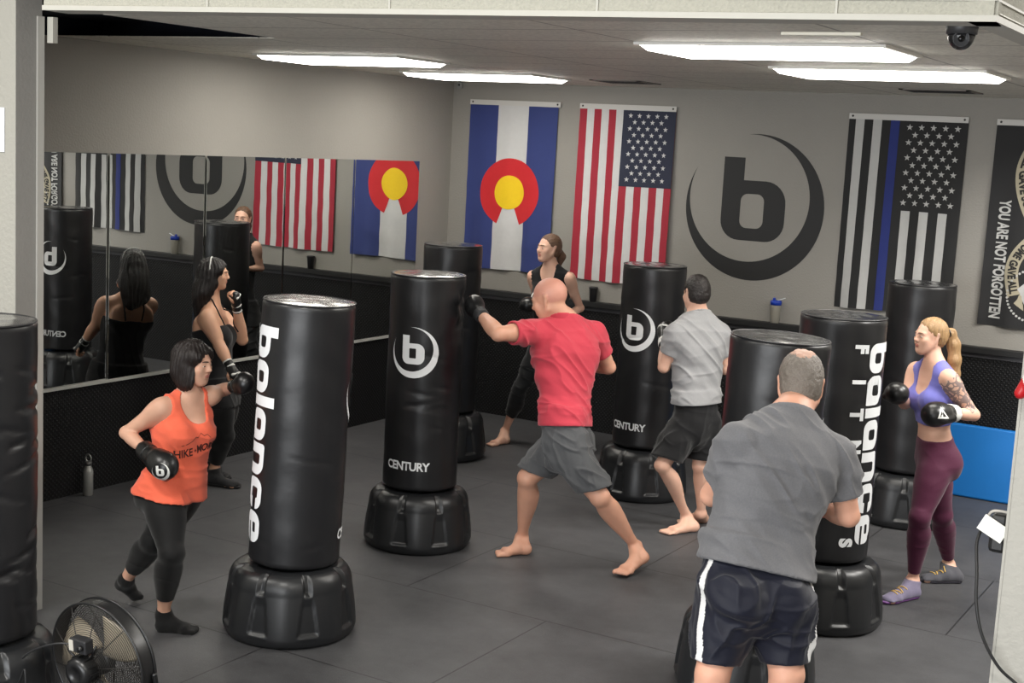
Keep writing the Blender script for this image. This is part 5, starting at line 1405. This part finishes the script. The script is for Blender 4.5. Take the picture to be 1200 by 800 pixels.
def short_hair(s, m, nape=-.07, off=.010, crown=None, thin=None):
    X, Y, Z = s.hr, s.hf, s.hu; hs = s.hs; f = s.G.new(); E = lambda c, r, k=.02: s.G.put(f, ell(s.hp(*c), tuple(v*hs for v in r), X, Y, Z), k)
    E((0,-.016,.034), (.073+off*.55,.094+off*.9,.085+off)); E((0,-.044,-.022), (.062+off*.5,.054+off*.6,.052), .03)
    for c, r in (((0,.098,-.032), (.084,.066,.112)), ((0,-.02,nape-.095), (.13,.11,.10)), ((.088,.024,-.055), (.032,.050,.070)), ((-.088,.024,-.055), (.032,.050,.070)), ((.090,-.006,.0), (.020,.022,.036)), ((-.090,-.006,.0), (.020,.022,.036))):
        e = ell(s.hp(*c), tuple(v*hs for v in r), X, Y, Z); sl = s.G.sl(e[0]-.02, e[1]+.02); f[sl] = -smin(-f[sl], e[2](*s.G.pts(sl)).astype(np.float32), .014)
    if crown is not None:
        e = ell(s.hp(*crown[0]), tuple(v*hs for v in crown[1]), X, Y, Z); sl = s.G.sl(e[0]-.03, e[1]+.03); f[sl] = -smin(-f[sl], e[2](*s.G.pts(sl)).astype(np.float32), .012)
    mf = None; ms = [m]
    if thin is not None:
        ms = [m, thin]
        def mf(Pc, N):
            d = (Pc-s.hp(0,-.020,.110))/hs; return ((d@X/.046)**2+(d@Y/.085)**2+(d@Z/.035)**2+.5*(vnoise(Pc*90, 4)-.5) < 1).astype(int)
    return s.child('hair', f, m, disp=lambda V: .0055*(vnoise(V*120, 8)-.5)+.004*(vnoise(V*45, 9)-.5), mats=ms, matfn=mf)
man_grey()

# ---- big man in the foreground
def man_big():
    J = dict(P=at((884,694),5.52), N=at((924,490),5.62), HD=at((938,452),5.74), HL=at((857,695),5.50), HR=at((910,695),5.56), SL=at((867,516),5.50), SR=at((980,531),5.62),
        EL=at((834,580),5.72), WL=at((856,556),5.98), ER=at((994,604),5.68), WR=at((962,594),5.90), KL=at((835,790),5.42), KR=at((922,790),5.47))
    for sd, dx in (('L',-.02),('R',.02)):
        K = J['K'+sd]; J['A'+sd] = np.array([K[0]+.01+dx, K[1]-.10, .09]); J['Q'+sd], J['T'+sd] = foot_from(J['A'+sd], CF+CR*(.1 if sd == 'R' else -.25), .285)
    s = Figure(J, h=1.82, girth=1.22, muscle=1.16, belly=.05, hf=CF*.97+CR*.16-CU*.10, hu=(0,0,1), head_s=1.17, res=0.006)
    lip = s.lips(); s.body(mats=[SK_B, LIP], matfn=lambda P, N: lip(P).astype(int), disp=fine(.0014, 40, 8)); s.eyes(mat('brow_grey', (110,104,98), rough=.8))
    navy = cloth('navy_shorts', (13,16,32), .06, .55); wst = mat('stripe_white', (214,214,214), rough=.7)
    L_, R_ = s.J['HL'], s.J['HR']
    def mf(Pc, N):
        t = (Pc-s.J['P'])@s.latp; side = np.abs(N@s.fp) < .22
        m = np.zeros(len(Pc), int)
        for H, K, sg in ((s.J['HL'], s.J['KL'], -1), (s.J['HR'], s.J['KR'], 1)):
            u = unit(K-H); d = Pc-H; d = d-np.outer(d@u, u); lat = d@s.latp*sg; fw = d@s.fp+(.03 if sg < 0 else .060)
            m[(lat > .06) & (np.abs(fw) < .017)] = 1
        return m
    shorts(s, navy, frac=.84, waist=.25, seed=24, amp=.009, r0=.112, r1=.076, mats=[navy, wst], matfn=mf)
    tee(s, cloth('dark_grey_heather', (103,103,106), .2), hem_t=.125, sleeve=.66, seed=41, amp=.009, loose=1.0, sl_r=.074)
    for sd in 'LR': shoe(s, sd, cloth('black_shoe', (24,24,26), .1, .6), mat('sole_black', (18,18,19), rough=.6))
    s.glove('R', M_gred, M_gred, size=.86); s.glove('L', M_gred, M_gred, size=.86)
    short_hair(s, hairm('hair_salt_pepper', (112,104,96), (34,34,34)), nape=-.070, off=.010, thin=mat('hair_thin_scalp', (178,142,124), rough=.6, noise=.25, nscale=60))
    finish(s, 'big grey-haired man in dark grey t-shirt and navy shorts, seen from behind')
man_big()

# ---- woman in the lavender top and purple leggings
def woman_lavender():
    J = dict(P=at((1096,537),8.30), N=at((1094,428),8.20), HD=at((1090,394),8.20), HL=at((1099,539),8.22), HR=at((1093,535),8.38), SL=at((1112,444),8.08), SR=at((1074,434),8.36),
        EL=at((1141,486),8.10), WL=at((1113,484),7.94), ER=at((1060,472),8.30), WR=at((1054,463),8.06), KL=at((1078,606),8.12), AL=zat((1070,680),.085), QL=zat((1074,699),0), TL=zat((1036,707),0),
        KR=at((1104,604),8.45), AR=zat((1112,661),.085), QR=zat((1126,682),0), TR=zat((1081,681),0), PNL=-CU+CF*.2, PNR=-CU)
    s = Figure(J, h=1.68, female=True, muscle=1.1, bust=1.05, legs=1.07, hf=-CR*.95-CF*.28+CU*.02, res=0.0056)
    tat = tattoo_mat(); lip = s.lips(); S, E = s.J['SL'], s.J['EL']; u = unit(E-S); Lu = np.linalg.norm(E-S)
    def mf(Pc, N):
        m = lip(Pc).astype(int); d = Pc-S; t = d@u; rad = np.linalg.norm(d-np.outer(t, u), axis=1)
        m[(t > -.01) & (t < Lu*.88) & (rad < .075) & ((Pc-s.J['P'])@s.latc < -.05)] = 2; return m
    s.body(mats=[SK_P, LIP, tat], matfn=mf); s.eyes(mat('brow_fair', (110,82,62), rough=.8), iris=(70,80,90))
    tank(s, cloth('lavender_lycra', (112,112,190), .06, .6), crop=.40, scoop=(.066,.135,.87), back=(.085,.12,.90), strap=.010, arm_t=.74, seed=3, amp=.0015, name='sports_top', off=.006)
    leggings(s, cloth('plum_leggings', (78,28,54), .22, .7), frac=.86, waist=.24, seed=5, amp=.0016)
    grey = cloth('shoe_heather', (110,104,126), .2, .7)
    for sd in 'LR': shoe(s, sd, grey if sd == 'L' else cloth('shoe_charcoal', (78,78,84), .2, .7), mat('sole_purple', (120,76,140), rough=.5) if sd == 'L' else mat('sole_grey', (64,62,72), rough=.5), mat('lace_yellow', (214,176,96), rough=.7))
    for sd in 'LR': s.glove(sd, M_glove, M_gtrim if sd == 'L' else M_glove, size=1.18 if sd == 'L' else 1.06)
    f, VQ, o = s.gf['L']; W, w, pn, ac = s.hframe['L']
    tri = [(-.030,.030),(.030,.030),(0,-.034)]; tri = [(-.034,-.030),(.036,-.030),(-.012,.036)]; hole = [(-.019,-.021),(.020,-.021),(-.010,.017)]
    parts = [fill2d([tri, hole], .01, .01), fill2d([[(-.012,-.021),(-.002,-.021),(-.004,.012),(-.010,.017)]])]
    s.decal(merge2d(parts), VQ, W+w*.115-CF*.03, CR, CU, M_gtrim, 'triangle_logo', o)
    pv = text2d('TITLE', .020, .9, .0008, .006)
    s.decal(xf2d(pv, 1, 0, 0, Rr(-90)), VQ, W-w*.015-CF*.03, CR, CU, M_glove, 'strap_lettering', o, off=.0065)
    X, Y, Z = s.hr, s.hf, s.hu; hs = s.hs; f = s.G.new()
    Ee = lambda c, r, k=.02: s.G.put(f, ell(s.hp(*c), tuple(v*hs for v in r), X, Y, Z), k)
    Ee((0,-.018,.036), (.079,.099,.088)); Ee((0,-.050,-.01), (.072,.058,.066), .03)
    pt = [s.hp(0,-.108,.030), s.hp(.0,-.150,.02), s.hp(-.005,-.175,-.05), s.hp(-.015,-.185,-.15), s.hp(-.02,-.200,-.24), s.hp(-.03,-.215,-.32)]
    rr = [.020,.032,.040,.040,.028,.008]
    for i in range(5): s.field(rc(pt[i], pt[i+1], rr[i]*hs, rr[i+1]*hs, (X, .8)), .02, f)
    f = -smin(-f, -plane(s.hp(0,.030,0), Y*1.0-Z*.55)(*s.G.pts((slice(None),)*3)), .02)*1.0; f = f.astype(np.float32)
    for sd in (-1,1):
        e = ell(s.hp(sd*.08,.012,-.038), (.03*hs,.052*hs,.052*hs), X, Y, Z); sl = s.G.sl(e[0]-.02, e[1]+.02); f[sl] = np.maximum(f[sl], -e[2](*s.G.pts(sl)))
    st = strands(f, .002, 20, s.hp(0,-.06,0), Z, 6)
    h = s.child('hair', f, hairm('hair_blonde', (160,128,90)), disp=lambda V: st(V)+.004*(vnoise(V*22, 5)-.5))
    MB().tube([tuple(s.hp(.026*math.cos(a), -.128+.008*math.sin(a), .024+.026*math.sin(a))) for a in [2*PI*k/20 for k in range(20)]], .006, 6, closed=True).build('hair_tie', M_glove, h)
    finish(s, 'blonde woman with tattooed arm, lavender sports top and plum leggings')
def tattoo_mat():
    m = mat('skin_tattoo', (196,160,140), rough=.5, sss=.08); nt, b = nodes_of(m)
    tc = nt.nodes.new('ShaderNodeTexCoord'); v = nt.nodes.new('ShaderNodeTexVoronoi'); v.feature = 'DISTANCE_TO_EDGE'; v.inputs['Scale'].default_value = 26
    n = nt.nodes.new('ShaderNodeTexNoise'); n.inputs['Scale'].default_value = 22; n.inputs['Detail'].default_value = 4; n.inputs['Distortion'].default_value = 1.5
    nt.links.new(tc.outputs['Object'], v.inputs['Vector']); nt.links.new(tc.outputs['Object'], n.inputs['Vector'])
    a = mathn(nt, 'LESS_THAN', v.outputs['Distance'], .10); c = mathn(nt, 'GREATER_THAN', n.outputs['Fac'], .53)
    k = mathn(nt, 'MULTIPLY', mathn(nt, 'MAXIMUM', a, c), .75)
    mx = nt.nodes.new('ShaderNodeMix'); mx.data_type = 'RGBA'; mx.inputs[6].default_value = (*lin((206,168,148)),1); mx.inputs[7].default_value = (*lin((86,84,92)),1)
    nt.links.new(k, mx.inputs[0]); nt.links.new(mx.outputs[2], b.inputs['Base Color']); return m
woman_lavender()

# ---- red and white glove hanging at the pier
def hanging_glove():
    g0 = EYE+ray((1222,449))*(4.80/ray((1222,449))[1]); g = Grid(g0-.2, g0+.22, .0045); f = g.new()
    X, Y, Z = np.array([1,0,0.]), np.array([0,1,0.]), unit((-.35,0,-1)); W = g0-Z*.06
    g.put(f, ell(g0+Z*.01, (.055,.05,.075), X, Y, Z)); g.put(f, rc(W-Z*.06, W+Z*.02, .040,.046), .02); g.put(f, rc(g0-X*.045-Z*.04, g0-X*.052+Z*.045, .022,.02), .01)
    V, Q = extract(g, f)
    m = ((((V[Q].mean(1)-g0)@unit(X*.8-Z*.5)) < -.018) & (((V[Q].mean(1)-g0)@unit(X*.8-Z*.5)) > -.052)).astype(int)
    o = link('boxing_glove', mesh_np('boxing_glove', V, Q, True, m), None, [M_gred, M_gtrim]); tag(o, 'red and white boxing glove hanging beside the pale pier', 'boxing glove')
    mb = MB(); mb.tube([tuple(W-Z*.05), tuple(W-Z*.09+Y*.01), (W[0]+.07, 4.845, W[2]+.16)], .003, 6).build('hanging_loop', M_gband, o)
    MB().tube([(W[0]+.07,4.86,W[2]+.16),(W[0]+.07,4.835,W[2]+.16),(W[0]+.07,4.832,W[2]+.17)], .004, 6).build('hook', M_metal, o)
hanging_glove()
# ================================================================== LIGHT, CAMERA
def lamp(name, loc, size, power, col=(1,.97,.92)):
    l = bpy.data.lights.new(name, 'AREA'); l.shape = 'RECTANGLE'; l.size, l.size_y = size; l.energy = power; l.color = col
    o = bpy.data.objects.new(name, l); C.objects.link(o); o.location = loc; return o
lamp('assumed_near_lamp', (-2.8,1.6,4.25), (1.2,.6), 150); lamp('assumed_near_lamp', (1.2,1.6,4.25), (1.2,.6), 120); lamp('assumed_near_lamp', (-6.2,1.8,4.25), (1.2,.6), 130)  # assumed lamps out of view, added to light the soffit edge and near walls
lamp('unseen_side_fill', (.4,7.4,3.70), (1.2,.6), 170); lamp('unseen_side_fill', (.2,9.4,3.70), (1.2,.6), 150)  # unseen lamps, added to brighten the right part of the back wall
rear_fill = lamp('rear_fill_light', (-2.5,-3.1,1.6), (6.5,2.6), 480, (.96,.98,1)); rear_fill.rotation_euler = (Rr(90),0,0)  # invented fill light behind the camera, brightens ceiling, back wall and people's backs
wm = MB()
for x0_, x1_ in ((-5.85,-5.75),(-3.6,-3.5),(-1.35,-1.25),(.75,.85)): wm.box((x0_,-3.2,.2),(x1_,-3.14,3.0))
wm.box((-5.85,-3.2,.2),(.85,-3.14,.3)).box((-5.85,-3.2,2.9),(.85,-3.14,3.0)).box((-5.75,-3.19,.3),(.75,-3.175,2.9),1)
struct('added_window_1', wm, [M_black, mat('added_pane', (205,214,222), rough=.1)])  # made-up window frame and pane, added around the rear fill light
w = bpy.data.worlds.new('World'); SC.world = w; w.use_nodes = True
w.node_tree.nodes['Background'].inputs[0].default_value = (.9,.95,1,1); w.node_tree.nodes['Background'].inputs[1].default_value = .02
cam_ = bpy.data.cameras.new('camera'); co = bpy.data.objects.new('camera', cam_); C.objects.link(co)
cam_.sensor_width = 36; cam_.sensor_fit = 'HORIZONTAL'; cam_.lens = FPX/1200*36; cam_.clip_end = 100; cam_.clip_start = .05
M = Matrix(((CR[0],CU[0],-CF[0],EYE[0]),(CR[1],CU[1],-CF[1],EYE[1]),(CR[2],CU[2],-CF[2],EYE[2]),(0,0,0,1)))
co.matrix_world = M; SC.camera = co
vs = SC.view_settings; vs.view_transform = 'Standard'; vs.look = 'None'; vs.gamma = 1; vs.use_curve_mapping = False; vs.exposure = 0.08
SC.display_settings.display_device = 'sRGB'
SC.cycles.max_bounces = 8; SC.cycles.caustics_reflective = False; SC.cycles.caustics_refractive = False; SC.cycles.sample_clamp_indirect = 6.0; SC.cycles.use_denoising = True
